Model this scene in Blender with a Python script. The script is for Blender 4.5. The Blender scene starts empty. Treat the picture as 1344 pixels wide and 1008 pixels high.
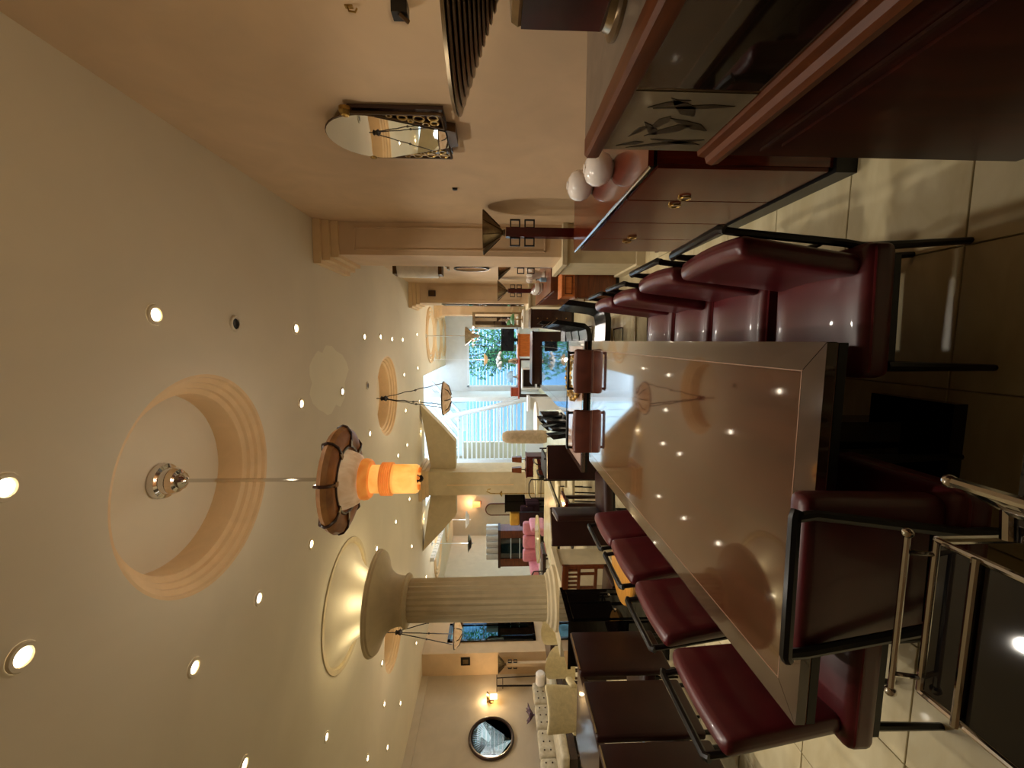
import bpy, bmesh, math, random
from mathutils import Vector, Matrix, Euler
random.seed(7)
R = math.radians
# ---------------------------------------------------------------- camera
FPX, ZC = 540.0, 1.65
PIT = math.atan(21/FPX); YAW = math.atan(57/FPX*math.cos(PIT))
cR = Vector((math.cos(YAW), math.sin(YAW), 0))
cF = Vector((-math.sin(YAW)*math.cos(PIT), math.cos(YAW)*math.cos(PIT), -math.sin(PIT)))
cU = cR.cross(cF)
CAM = Vector((0, 0, ZC))
scene = bpy.context.scene
col = scene.collection
cd = bpy.data.cameras.new('camera'); cam = bpy.data.objects.new('camera', cd); col.objects.link(cam)
cd.sensor_fit = 'HORIZONTAL'; cd.sensor_width = 36.0; cd.lens = FPX/1344*36; cd.clip_start = .02; cd.clip_end = 200
# the phone was held on its side: picture right is down, picture top is the right of the room
m = Matrix.Identity(4)
for i, ax in enumerate((-cU, cR, -cF)):
    for j in range(3): m[j][i] = ax[j]
m.translation = CAM
cam.matrix_world = m
scene.camera = cam
# ---------------------------------------------------------------- world and exposure
w = bpy.data.worlds.new('sky'); scene.world = w; w.use_nodes = True
bg = w.node_tree.nodes['Background']; bg.inputs[0].default_value = (.66, .85, 1, 1); bg.inputs[1].default_value = 6.0
vs = scene.view_settings; vs.view_transform = 'Standard'; vs.look = 'None'; vs.exposure = 0.42; vs.gamma = 1; vs.use_curve_mapping = False
SPOT_W, PEND_W, WARM = 44.0, 3.0, (1, .91, .78)

# ---------------------------------------------------------------- measuring helpers (photo point -> place in the room)
def _ray(x, y): return cF*FPX + cR*(504-y) - cU*(x-672)
def PY(x, y, Y): d = _ray(x, y); return CAM + d*(Y/d.y)
def PX(x, y, X): d = _ray(x, y); return CAM + d*(X/d.x)
def PZ(x, y, z): d = _ray(x, y); return CAM + d*((z-ZC)/d.z)

# ---------------------------------------------------------------- materials
def lin(c):
    return tuple((v/255/12.92 if v/255 <= .04045 else ((v/255+.055)/1.055)**2.4) for v in c) + (1,)
MATS = {}
def mat(name, rgb, rough=.5, metal=0, coat=0, var=.0, scale=8, rgb2=None, bump=0, stretch=None, emit=None, es=0, trans=0, spec=None, ior=None, objvar=0, alpha=None, sss=0):
    m_ = bpy.data.materials.new(name); m_.use_nodes = True; nt = m_.node_tree; N = nt.nodes; L = nt.links
    b = N['Principled BSDF']
    b.inputs['Base Color'].default_value = lin(rgb); b.inputs['Roughness'].default_value = rough; b.inputs['Metallic'].default_value = metal
    b.inputs['Coat Weight'].default_value = coat; b.inputs['Coat Roughness'].default_value = .04
    if trans: b.inputs['Transmission Weight'].default_value = trans
    if ior: b.inputs['IOR'].default_value = ior
    if spec is not None: b.inputs['Specular IOR Level'].default_value = spec
    if sss: b.inputs['Subsurface Weight'].default_value = sss
    if emit: b.inputs['Emission Color'].default_value = lin(emit); b.inputs['Emission Strength'].default_value = es
    if rgb2 is None and var: rgb2 = tuple(max(0, v*(1-var)) for v in rgb)
    if rgb2 is not None or bump:
        tc = N.new('ShaderNodeTexCoord'); mp = N.new('ShaderNodeMapping'); nz = N.new('ShaderNodeTexNoise')
        nz.inputs['Scale'].default_value = scale; nz.inputs['Detail'].default_value = 6; nz.inputs['Distortion'].default_value = .6
        L.new(tc.outputs['Object'], mp.inputs[0]); L.new(mp.outputs[0], nz.inputs['Vector'])
        if stretch: mp.inputs['Scale'].default_value = stretch
        if rgb2 is not None:
            cr = N.new('ShaderNodeValToRGB'); cr.color_ramp.elements[0].position = .32; cr.color_ramp.elements[1].position = .68
            cr.color_ramp.elements[0].color = lin(rgb2); cr.color_ramp.elements[1].color = lin(rgb)
            L.new(nz.outputs[0], cr.inputs[0]); out = cr.outputs[0]
            if objvar:
                oi = N.new('ShaderNodeObjectInfo'); mr = N.new('ShaderNodeMapRange'); mr.inputs[3].default_value = 1-objvar; mr.inputs[4].default_value = 1
                mx = N.new('ShaderNodeMix'); mx.data_type = 'RGBA'; mx.blend_type = 'MULTIPLY'; mx.inputs[0].default_value = 1
                L.new(oi.outputs['Random'], mr.inputs[0]); L.new(out, mx.inputs[6]); L.new(mr.outputs[0], mx.inputs[7]); out = mx.outputs[2]
            L.new(out, b.inputs['Base Color'])
            if emit: L.new(out, b.inputs['Emission Color'])
        if bump:
            bp = N.new('ShaderNodeBump'); bp.inputs['Strength'].default_value = bump; bp.inputs['Distance'].default_value = .01
            L.new(nz.outputs[0], bp.inputs['Height']); L.new(bp.outputs[0], b.inputs['Normal'])
    MATS[name] = m_
    return m_
mat('ceiling_paint', (222, 212, 188), .85, var=.03, scale=1.2, bump=.03)
mat('wall_paint', (216, 187, 150), .8, var=.05, scale=3, bump=.06)
mat('wall_grey', (206, 190, 165), .8, var=.04, scale=3)
mat('wall_white', (226, 228, 228), .7, var=.03, scale=4)
mat('plaster', (206, 189, 152), .7, var=.06, scale=5, bump=.04)
mat('moulding', (226, 196, 150), .65, var=.04, scale=6)
mat('tile', (218, 206, 168), .3, rgb2=(196, 180, 138), scale=3.2, objvar=.12, coat=.15, stretch=(1, 2.2, 1))
mat('grout', (176, 163, 130), .8, var=.1)
mat('burgundy', (88, 22, 27), .36, var=.22, scale=5, bump=.05, coat=.12)
mat('burgundy_piping', (106, 34, 38), .3)
mat('brown_leather', (92, 46, 32), .34, var=.2, scale=6, bump=.05)
mat('dark_leather', (44, 17, 12), .42, var=.2, scale=6, spec=.3)
mat('black_frame', (13, 12, 11), .34, spec=.35)
mat('black_leather', (18, 18, 20), .25, var=.2, coat=.2)
mat('table_gloss', (74, 38, 24), .06, rgb2=(56, 26, 16), scale=3, stretch=(9, .7, 1), coat=1)
mat('table_border', (66, 46, 38), .1, rgb2=(50, 33, 27), scale=4, stretch=(3, 3, 1), coat=1)
mat('inlay', (150, 118, 96), .3, metal=.2)
mat('black_gloss', (10, 9, 9), .03, coat=.3)
mat('pale_patch', (235, 228, 202), .85, var=.03, scale=1.2)
mat('mahogany', (106, 38, 18), .14, rgb2=(70, 24, 12), scale=3, stretch=(8, 1, 1), coat=.45)
mat('counter_wood', (62, 23, 12), .3, rgb2=(42, 15, 9), scale=3, stretch=(1, 6, 1), coat=.08, spec=.35)
mat('oak_trim', (104, 52, 16), .45, rgb2=(76, 36, 11), scale=4, stretch=(8, 1, 8), coat=.05, spec=.35)
mat('wood', (120, 62, 28), .35, rgb2=(88, 42, 18), scale=4, stretch=(1, 1, 8), coat=.3)
mat('orange_wood', (206, 120, 56), .4, rgb2=(178, 96, 40), scale=5, stretch=(6, 1, 1))
mat('dark_wood', (56, 27, 16), .35, rgb2=(38, 17, 10), scale=4, stretch=(1, 6, 1), coat=.3)
mat('mahogany_door', (104, 42, 20), .24, rgb2=(72, 26, 13), scale=3, stretch=(8, 1, 1), spec=.3)
mat('red_wood', (80, 12, 10), .3, rgb2=(56, 8, 7), scale=6, coat=.12, spec=.35)
mat('tinted_mirror', (92, 122, 126), .02, metal=1, var=.3, scale=3)
mat('sheen_top', (206, 178, 164), .1, rgb2=(190, 160, 146), scale=3, coat=.7)  # brown top coloured pale to stand for the bright ceiling and window reflected
mat('etched', (120, 108, 84), .25, rgb2=(98, 88, 68), scale=5, coat=.6)
mat('etch_leaf', (52, 42, 24), .3, var=.1)
mat('smoked_glass', (28, 20, 12), .05, var=.1, coat=1)
mat('grey_stone', (122, 106, 90), .4, rgb2=(104, 90, 76), scale=14)
mat('chrome', (216, 214, 210), .1, metal=1)
mat('brushed', (150, 132, 104), .28, metal=1, var=.15, scale=20)
mat('gold', (196, 160, 86), .3, metal=.9, rgb2=(120, 92, 44), scale=18, bump=.4)
mat('bronze', (92, 68, 40), .4, metal=.7, var=.2)
mat('iron', (28, 20, 16), .5, metal=.4)
mat('mirror', (236, 238, 238), .015, metal=1)
mat('alabaster_lit', (255, 196, 104), .5, rgb2=(245, 158, 62), scale=7, emit=(255, 170, 80), es=.62)
mat('alabaster_pale', (238, 205, 160), .5, rgb2=(205, 160, 110), scale=9, emit=(255, 180, 110), es=.22)
mat('alabaster_band', (240, 150, 66), .5, rgb2=(214, 118, 44), scale=9, emit=(255, 150, 70), es=.4)
mat('bamboo_ring', (176, 124, 70), .45, rgb2=(126, 84, 44), scale=7)
mat('bulb', (255, 250, 240), .5, emit=(255, 240, 214), es=14)
mat('bulb_warm', (255, 220, 160), .5, emit=(255, 200, 120), es=10)
mat('shade_warm', (250, 190, 120), .6, emit=(255, 170, 90), es=1.1)
mat('white_metal', (232, 236, 240), .4, var=.02)
mat('white_glass', (250, 242, 234), .18, var=.02, coat=.5)
mat('frosted', (236, 230, 220), .4, var=.06, scale=12)
mat('clear_glass', (235, 240, 240), .02, trans=1, ior=1.45)
mat('pane', (235, 248, 250), .0, trans=1, ior=1.02)
mat('cream_fabric', (226, 210, 164), .7, var=.08, scale=20, bump=.1)
mat('tufted', (206, 196, 172), .5, rgb2=(176, 164, 138), scale=9)
mat('cream_top', (236, 224, 178), .2, rgb2=(214, 196, 146), scale=5, coat=.5)
mat('beige_fabric', (206, 186, 156), .9, var=.12, scale=14, bump=.3)
mat('pink', (224, 150, 160), .7, var=.08)
mat('yellow', (226, 170, 60), .5, var=.1)
mat('honey', (206, 148, 62), .35, rgb2=(180, 120, 46), scale=4, stretch=(1, 8, 1), coat=.3)
mat('leaf', (70, 124, 70), .6, rgb2=(40, 86, 48), scale=3)
mat('twig', (80, 62, 44), .8, var=.2)
mat('siding', (104, 136, 170), .6, var=.05)
mat('plank_white', (226, 240, 244), .6, var=.04)
mat('ground', (150, 152, 150), .9, var=.1)
mat('dark_glass', (24, 44, 50), .06, coat=1, var=.2)
mat('blue_shade', (150, 186, 214), .6, var=.06)
mat('petals', (224, 232, 240), .7, var=.1)
mat('paper', (232, 226, 214), .7, var=.06)
mat('screen', (36, 42, 52), .12, var=.1, coat=.6)
mat('terracotta', (168, 74, 44), .5, var=.15)
mat('purple_glass', (120, 96, 116), .12, var=.2, coat=.6)

# ---------------------------------------------------------------- mesh helpers
class MB:
    def __init__(s): s.v = []; s.f = []; s.sharp = 35
    def add(s, vs_, fs, M=None):
        o = len(s.v)
        s.v += [tuple(M @ Vector(p)) if M is not None else tuple(p) for p in vs_]
        s.f += [tuple(i+o for i in f) for f in fs]
        return s
    def box(s, c, d, rz=0, M=None):
        x, y, z = d[0]/2, d[1]/2, d[2]/2
        T = Matrix.Translation(c) @ Matrix.Rotation(rz, 4, 'Z')
        if M is not None: T = M @ T
        return s.add([(-x,-y,-z),(x,-y,-z),(x,y,-z),(-x,y,-z),(-x,-y,z),(x,-y,z),(x,y,z),(-x,y,z)],
                     [(0,3,2,1),(4,5,6,7),(0,1,5,4),(1,2,6,5),(2,3,7,6),(3,0,4,7)], T)
    def bb(s, x0, x1, y0, y1, z0, z1): return s.box(((x0+x1)/2,(y0+y1)/2,(z0+z1)/2), (abs(x1-x0),abs(y1-y0),abs(z1-z0)))
    def cham(s, c, d, b, M=None):      # box with chamfered upper edges
        x, y, z = d[0]/2, d[1]/2, d[2]/2
        T = Matrix.Translation(c)
        if M is not None: T = M @ T
        V = [(-x,-y,-z),(x,-y,-z),(x,y,-z),(-x,y,-z),(-x,-y,z-b),(x,-y,z-b),(x,y,z-b),(-x,y,z-b),(-x+b,-y+b,z),(x-b,-y+b,z),(x-b,y-b,z),(-x+b,y-b,z)]
        return s.add(V, [(0,3,2,1),(0,1,5,4),(1,2,6,5),(2,3,7,6),(3,0,4,7),(4,5,9,8),(5,6,10,9),(6,7,11,10),(7,4,8,11),(8,9,10,11)], T)
    def rbox(s, c, d, r, n=6, puff=0, M=None, warp=None):   # soft cushion box
        h = [q/2 for q in d]; T = Matrix.Translation(c)
        if M is not None: T = M @ T
        lat = {}; V = []; F = []
        def steps(hh):
            k = [-hh, -hh+r*.3, -hh+r]
            a = [-hh+r+(2*hh-2*r)*i/(n-2) for i in range(1, n-2)]
            return k + a + [hh-r, hh-r*.3, hh]
        S = [steps(q) for q in h]
        def vert(p):
            key = tuple(round(q, 5) for q in p)
            if key in lat: return lat[key]
            inn = Vector([max(-h[i]+r, min(h[i]-r, p[i])) for i in range(3)])
            o = Vector(p)-inn
            q = inn + (o.normalized()*r if o.length > 1e-9 else o)
            if puff: q.z += puff*(1-(p[0]/h[0])**2)*(1-(p[1]/h[1])**2)*(1 if p[2] > 0 else -.2 if p[2] < 0 else 0)
            if warp: q = Vector(warp(q))
            lat[key] = len(V); V.append(tuple(q)); return lat[key]
        for ax in range(3):
            a, b = (ax+1) % 3, (ax+2) % 3
            for sg in (-1, 1):
                for i in range(len(S[a])-1):
                    for j in range(len(S[b])-1):
                        q = []
                        for (u, v_) in ((i,j),(i+1,j),(i+1,j+1),(i,j+1)):
                            p = [0,0,0]; p[ax] = sg*h[ax]; p[a] = S[a][u]; p[b] = S[b][v_]; q.append(vert(p))
                        if sg < 0: q.reverse()
                        if len(set(q)) >= 3: F.append(tuple(dict.fromkeys(q)))
        s.add(V, F, T); s.sharp = 60
        return s
    def tube(s, pts, r, n=8, closed=False, M=None):
        pts = [Vector(p) for p in pts]; k = len(pts); rr = r if isinstance(r, (list, tuple)) else [r]*k
        V = []; F = []; up = None
        for i, p in enumerate(pts):
            if closed: t = (pts[(i+1) % k]-pts[i-1])
            else: t = pts[min(i+1,k-1)]-pts[max(i-1,0)]
            t.normalize()
            if up is None: up = Vector((0,0,1)) if abs(t.z) < .9 else Vector((1,0,0))
            a = t.cross(up)
            if a.length < 1e-6: a = t.cross(Vector((0,1,0)))
            a.normalize(); b = a.cross(t); b.normalize(); up = b
            sc = 1.0
            if 0 < i < k-1 or closed:
                d1 = (pts[i]-pts[i-1]).normalized(); d2 = (pts[(i+1) % k]-pts[i]).normalized()
                sc = 1/max(.6, math.cos(d1.angle(d2, 0)/2))
            for j in range(n):
                an = 2*math.pi*j/n; V.append(tuple(p + (a*math.cos(an)+b*math.sin(an))*rr[i]*(1 if sc < 1.01 else 1)))
        rng = k if closed else k-1
        for i in range(rng):
            for j in range(n):
                a0 = i*n+j; a1 = i*n+(j+1) % n; b0 = ((i+1) % k)*n+j; b1 = ((i+1) % k)*n+(j+1) % n
                F.append((a0,b0,b1,a1))
        if not closed: F += [tuple(range(n)), tuple(reversed(range((k-1)*n, k*n)))]
        return s.add(V, F, M)
    def lathe(s, prof, c=(0,0,0), n=24, M=None, flute=0, nf=0):
        V = []; F = []; k = len(prof)
        for (r, z) in prof:
            for j in range(n):
                a = 2*math.pi*j/n; q = r
                if nf and r > 0: q = r*(1-flute*(.5+.5*math.cos(nf*a)))
                V.append((q*math.cos(a), q*math.sin(a), z))
        for i in range(k-1):
            for j in range(n):
                F.append((i*n+j, i*n+(j+1) % n, (i+1)*n+(j+1) % n, (i+1)*n+j))
        if prof[0][0] > 0: F.append(tuple(reversed(range(n))))
        if prof[-1][0] > 0: F.append(tuple(range((k-1)*n, k*n)))
        T = Matrix.Translation(c)
        if M is not None: T = M @ T
        return s.add(V, F, T)
    def prism(s, poly, h, M=None):      # polygon in local xy, extruded along z from 0 to h
        n = len(poly); V = [(x, y, 0) for x, y in poly] + [(x, y, h) for x, y in poly]
        F = [tuple(reversed(range(n))), tuple(range(n, 2*n))] + [(i, (i+1) % n, n+(i+1) % n, n+i) for i in range(n)]
        return s.add(V, F, M)
    def ell(s, c, rad, nu=14, nv=8, M=None):
        V = [(0,0,-1)]; F = []
        for i in range(1, nv):
            t = math.pi*i/nv - math.pi/2
            for j in range(nu): V.append((math.cos(t)*math.cos(2*math.pi*j/nu), math.cos(t)*math.sin(2*math.pi*j/nu), math.sin(t)))
        V.append((0,0,1)); L_ = len(V)-1
        for j in range(nu):
            F.append((0, 1+(j+1) % nu, 1+j)); F.append((L_, L_-nu+j, L_-nu+(j+1) % nu))
        for i in range(nv-2):
            for j in range(nu): F.append((1+i*nu+j, 1+i*nu+(j+1) % nu, 1+(i+1)*nu+(j+1) % nu, 1+(i+1)*nu+j))
        V = [(x*rad[0]+c[0], y*rad[1]+c[1], z*rad[2]+c[2]) for x, y, z in V]
        return s.add(V, F, M)
    def torus(s, c, R_, r, n=32, k=8, M=None, sx=1, sy=1):
        pts = [(c[0]+R_*sx*math.cos(2*math.pi*i/n), c[1]+R_*sy*math.sin(2*math.pi*i/n), c[2]) for i in range(n)]
        return s.tube(pts, r, k, True, M)
    def mesh(s, name):
        me = bpy.data.meshes.new(name); me.from_pydata(s.v, [], s.f); me.validate()
        bm = bmesh.new(); bm.from_mesh(me); bmesh.ops.recalc_face_normals(bm, faces=bm.faces); bm.to_mesh(me); bm.free()
        me.polygons.foreach_set('use_smooth', [True]*len(me.polygons)); me.set_sharp_from_angle(angle=R(s.sharp)); me.update()
        return me
    def build(s, name, mt, parent=None, label=None):
        return obj(name, s.mesh(name), mt, parent, label)
def obj(name, me, mt, parent=None, label=None, loc=None):
    o = bpy.data.objects.new(name, me); col.objects.link(o)
    if mt and not me.materials: me.materials.append(MATS[mt])
    if parent is not None: o.parent = parent
    if label: o['label'] = label
    if loc is not None: o.location = loc
    return o
def tag(o, label, cat, group=None):
    o['label'] = label; o['category'] = cat
    if group: o['group'] = group
    return o
def thing(name, label, cat, loc=(0,0,0), rz=0, group=None):
    o = bpy.data.objects.new(name, None); col.objects.link(o); o.empty_display_size = .1
    o.location = loc; o.rotation_euler = (0, 0, rz); return tag(o, label, cat, group)
def struct(o): o['kind'] = 'structure'; return o
def copy_tree(o, parent=None):
    c = o.copy(); col.objects.link(c); c.parent = parent
    for ch in list(o.children): copy_tree(ch, c)
    return c
def place(proto, used, loc, rz, label, group=None):
    o = copy_tree(proto) if used[0] else proto
    used[0] = True
    o.location = loc; o.rotation_euler = (0, 0, rz); o['label'] = label
    if group: o['group'] = group
    return o
def light(kind, name, loc, energy, color=WARM, parent=None, size=.04, spot=None, rot=None):
    ld = bpy.data.lights.new(name, kind); ld.energy = energy; ld.color = color
    if kind in ('POINT', 'SPOT'): ld.shadow_soft_size = size
    if spot: ld.spot_size = R(spot); ld.spot_blend = .7
    o = bpy.data.objects.new(name, ld); col.objects.link(o); o.location = loc
    if rot: o.rotation_euler = rot
    if parent is not None: o.parent = parent
    return o
def arc(cx, cy, r, a0, a1, n): return [(cx+r*math.cos(R(a0+(a1-a0)*i/n)), cy+r*math.sin(R(a0+(a1-a0)*i/n))) for i in range(n+1)]
def XZ(y=0, x=0, z=0): return Matrix.Translation((x, y, z)) @ Matrix.Rotation(R(90), 4, 'X')     # local xy -> world xz, extrudes towards -y
def YZ(x=0, y=0, z=0): return Matrix.Translation((x, y, z)) @ Matrix(((0,0,1,0),(1,0,0,0),(0,1,0,0),(0,0,0,1)))  # local xy -> world yz, extrudes along +x
# ================================================================ the room
WR, WL, CH, YB = 1.28, -8.85, 3.6, -5.0
floor = struct(MB().bb(WL-.1, 1.5, YB, 18.2, -.12, -.012).build('floor', 'grout'))
TS = .51
tile_me = MB().cham((0, 0, -.007), (TS-.005, TS-.005, .014), .002).mesh('tile'); tile_me.materials.append(MATS['tile'])
cells = []
for i in range(-19, 3):
    for j in range(-13, 34):
        cx, cy = .34+TS*(i+.5), 1.43+TS*(j+.5)
        if WL < cx < WR+.1 and YB < cy < 18: cells.append((cx, cy))
def vis(c):      # how large the tile can show in the photograph
    if c[1] < .9 or c[0] < -c[1]*1.25-.3: return 1e6+c[1]
    return math.hypot(c[0]*.8, c[1])
cells.sort(key=vis)
for c in cells[:290]: obj('tile', tile_me, None, floor, loc=(c[0], c[1], 0))
rest = MB()
for c in cells[290:]: rest.cham((c[0], c[1], -.007), (TS-.008, TS-.008, .014), .003)
ro = rest.build('tile_field', 'tile', floor); ro['kind'] = 'stuff'

# ceiling with round recesses
DOMES = [(-.95, 2.78), (-1.0, 7.45), (-5.5, 7.45)]
COLC = (-3.40, 5.13)
def ceiling_mesh():
    bm = bmesh.new()
    out = [(WL-.1,YB),(1.4,YB),(1.4,16.2),(-.95,16.2),(-.95,11.1),(-4.6,11.1),(-4.6,18.1),(WL-.1,18.1)]
    loops = [out] + [[(c[0]+.72*math.cos(2*math.pi*i/64), c[1]+.72*math.sin(2*math.pi*i/64)) for i in range(64)] for c in DOMES]
    loops.append([(COLC[0]+.78*math.cos(2*math.pi*i/64), COLC[1]+.78*math.sin(2*math.pi*i/64)) for i in range(64)])
    es = []
    for lp in loops:
        vs_ = [bm.verts.new((x, y, CH)) for x, y in lp]
        es += [bm.edges.new((vs_[i], vs_[(i+1) % len(vs_)])) for i in range(len(vs_))]
    bmesh.ops.triangle_fill(bm, use_beauty=True, use_dissolve=False, edges=es)
    for f in bm.faces:
        if f.normal.z > 0: f.normal_flip()
    me = bpy.data.meshes.new('ceiling'); bm.to_mesh(me); bm.free(); return me
ceiling = struct(obj('ceiling', ceiling_mesh(), 'ceiling_paint'))
for i, c in enumerate(DOMES):
    t = struct(MB().lathe([(.725,3.6),(.70,3.605),(.695,3.63),(.675,3.64),(.665,3.645),(.66,3.67),(.64,3.68),(.63,3.685),(.625,3.71),(.605,3.72),(.59,3.725),(.585,3.74),(.585,3.92)], (c[0],c[1],0), 64).build('trim_%d' % (i+1), 'moulding'))
    t.data.polygons  # lathe caps are removed below so the recess stays open
    bm = bmesh.new(); bm.from_mesh(t.data); bmesh.ops.delete(bm, geom=[f for f in bm.faces if len(f.verts) > 4], context='FACES'); bm.to_mesh(t.data); bm.free()
    MB().lathe([(.584,3.915),(.584,3.93)], (c[0],c[1],0), 64).build('recess_disc', 'ceiling_paint', t)
t = struct(MB().lathe([(.80,3.599),(.795,3.585),(.775,3.585),(.74,3.585),(.735,3.6),(.735,3.62),(.70,3.62),(.70,3.78)], (COLC[0],COLC[1],0), 64).build('trim_4', 'plaster'))
bm = bmesh.new(); bm.from_mesh(t.data); bmesh.ops.delete(bm, geom=[f for f in bm.faces if len(f.verts) > 4], context='FACES'); bm.to_mesh(t.data); bm.free()
MB().lathe([(.72,3.77),(.72,3.79)], (COLC[0],COLC[1],0), 48).build('recess_disc', 'ceiling_paint', t)
# far ring mouldings and dentils on the ceiling
n = 5
for (cx, cy, r_) in ((.15,12.4,.8),(.15,14.0,.8),(.12,15.4,.7),(-7.0,13.2,.8),(-7.2,16.0,.8)):
    b = MB()
    for k, rr in enumerate((r_, r_-.12, r_-.24)): b.torus((cx, cy, CH-.005), rr, .035-.004*k, 40, 6)
    struct(b.build('trim_%d' % n, 'moulding')); n += 1
da, db = PZ(565,733,CH), PZ(583,682,CH)
dm = MB().box((0,0,-.06), (.12,.14,.12)).mesh('dentil'); dm.materials.append(MATS['wall_white'])
for k in range(16): obj('dentil', dm, None, ceiling, loc=da.lerp(db, k/15))

# walls
struct(MB().bb(WR, WR+.14, YB, 16.2, -.02, CH+.4).build('wall_right', 'wall_paint'))
struct(MB().bb(WL-.14, WL, YB, 18.2, -.02, CH+.4).build('wall_left', 'wall_grey'))
struct(MB().bb(WL-.14, WR+.14, YB-.14, YB, -.02, CH+.4).build('wall_back', 'wall_paint'))
struct(MB().bb(WL, -4.5, 18.0, 18.14, -.02, 5.4).build('wall_far', 'wall_grey'))
wf = MB(); WX0, WX1, WZ0, WZ1 = -1.8, .49, .80, 2.77
wf.bb(-1.95, WX0, 16, 16.14, 0, 5.4).bb(WX1, WR+.14, 16, 16.14, 0, CH+.1).bb(WX0, WX1, 16, 16.14, 0, WZ0).bb(WX0, WX1, 16, 16.14, WZ1, 5.4)
struct(wf.build('wall_front', 'wall_white'))
struct(MB().bb(-2.09, -1.95, 14.1, 16.14, 0, 5.4).build('wall_side', 'wall_white'))
struct(MB().bb(-.95, -.82, 11.1, 16, CH+.002, 5.4).bb(-4.6, -.82, 10.98, 11.1, CH+.002, 5.4).bb(-4.72, -4.6, 11.1, 18, CH+.002, 5.4).build('wall_atrium', 'wall_white'))
struct(MB().bb(WL+.001, -8.22, 10.1, 12.3, 0, CH-.001).build('wall_pier', 'wall_paint'))
struct(MB().bb(WR-.02, WR-.001, YB, 4.6, 0, .12).build('baseboard_right', 'moulding'))
struct(MB().bb(WL+.001, WL+.02, YB, 10.05, 0, .12).build('baseboard_left', 'dark_wood'))
struct(MB().bb(WL+.001, WL+.06, YB, 10.05, 3.42, 3.6).build('trim_10', 'wall_grey'))
# street window at the far end
w1 = MB()
for (x0,x1,z0,z1) in ((WX0,WX0+.06,WZ0,WZ1),(WX1-.06,WX1,WZ0,WZ1),(WX0,WX1,WZ0,WZ0+.06),(WX0,WX1,WZ1-.08,WZ1)): w1.bb(x0,x1,15.96,16.1,z0,z1)
w1 = struct(w1.build('window_1', 'white_metal'))
MB().bb(WX0+.06, WX1-.06, 16.04, 16.05, WZ0+.06, WZ1-.08).build('pane', 'pane', w1)
MB().bb(WX0-.1, WX1+.1, 15.86, 15.959, WZ0-.05, WZ0).build('window_sill', 'white_metal', w1)
# louvred window in the atrium: horizontal white bars, leaning end post
w2 = struct(MB().bb(-4.25, -4.1, 13.95, 14.08, 0, 3.2).bb(-4.25, -2.0, 13.95, 14.08, 0, .62).build('window_2', 'white_metal'))
for k in range(15):
    z = .78+.155*k; xr = -2.06-.5*(z-.62)/2.4
    MB().box(((-4.1+xr)/2, 14.0, z), (xr+4.1, .07, .05)).build('bar', 'white_metal', w2)
MB().tube([(-2.0,14.0,.5),(-2.55,14.0,3.06),(-2.75,14.0,3.6)], .075, 8).build('post', 'white_metal', w2)
MB().tube([(-1.98,14.1,.9),(-2.7,14.1,3.3)], .04, 8).build('post', 'white_metal', w2)
MB().bb(-4.1, -2.1, 14.1, 14.11, .6, 3.2).build('pane', 'pane', w2)
# upper wall of white boards above the atrium, and its white rafters
up = struct(MB().bb(-4.6, -.95, 16.16, 16.3, 3.0, 6.2).build('wall_boarded', 'wall_white'))
pm = MB().box((0,0,0), (.27,.03,2.6)).mesh('plank'); pm.materials.append(MATS['plank_white'])
for k in range(9): obj('plank', pm, None, up, loc=(-1.13-.29*k-.82*(k > 2)*0, 16.12, 4.1))
for k in range(6):
    struct(MB().box((-2.75, 11.7+.75*k, 4.6+.09*k), (3.6, .10, .12)).build('trim_%d' % (11+k), 'white_metal'))
for k in range(5):
    a, b_ = Vector((-2.55-.33*k, 14.6, 2.95+.02*k)), Vector((-1.55-.33*k, 15.6, 4.1))
    struct(MB().tube([a, b_], .06, 4).build('trim_%d' % (17+k), 'white_metal'))

# ---------------------------------------------------------------- outside the street window
ext = MB().bb(-9, 8, 16.2, 34, -.3, -.05).build('ground', 'ground'); struct(ext)
sb = thing('neighbouring_house', 'pale blue house wall of horizontal siding seen through the street window', 'building', (-2.2, 24, 0))
for k in range(24): MB().box((0, 0, .1+.2*k), (9, .06+.02*(k % 2), .19)).build('siding_board', 'siding', sb)
MB().bb(.7, 1.7, -.08, -.04, 1.2, 2.2).build('window', 'dark_glass', sb)
sh = thing('shrub', 'leafy green shrub growing outside the street window', 'shrub', (-.35, 19.5, 0))
b = MB()
for k in range(2600):
    a = random.random()*6.283; u = random.random()**.5; zz = random.uniform(.6, 3.7)
    wd = 1.55*(1-.45*abs(zz-2.3)/1.6)
    c = Vector((math.cos(a)*u*wd, math.sin(a)*u*.8, zz)); s_ = random.uniform(.05, .11)
    Mx = Matrix.Translation(c) @ Euler((random.uniform(-1.2,1.2), random.uniform(-1.2,1.2), random.uniform(0,6.28))).to_matrix().to_4x4()
    b.add([(0,-s_,0),(s_*.5,0,.015),(0,s_,0),(-s_*.5,0,.015)], [(0,1,2,3)], Mx)
b.build('foliage', 'leaf', sh)
b = MB()
for k in range(9):
    a = k*.7; b.tube([(0,0,0),(.2*math.cos(a),.2*math.sin(a),1.2),(.8*math.cos(a),.5*math.sin(a),3.0)], [.04,.03,.01], 6)
b.build('stems', 'twig', sh)

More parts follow.
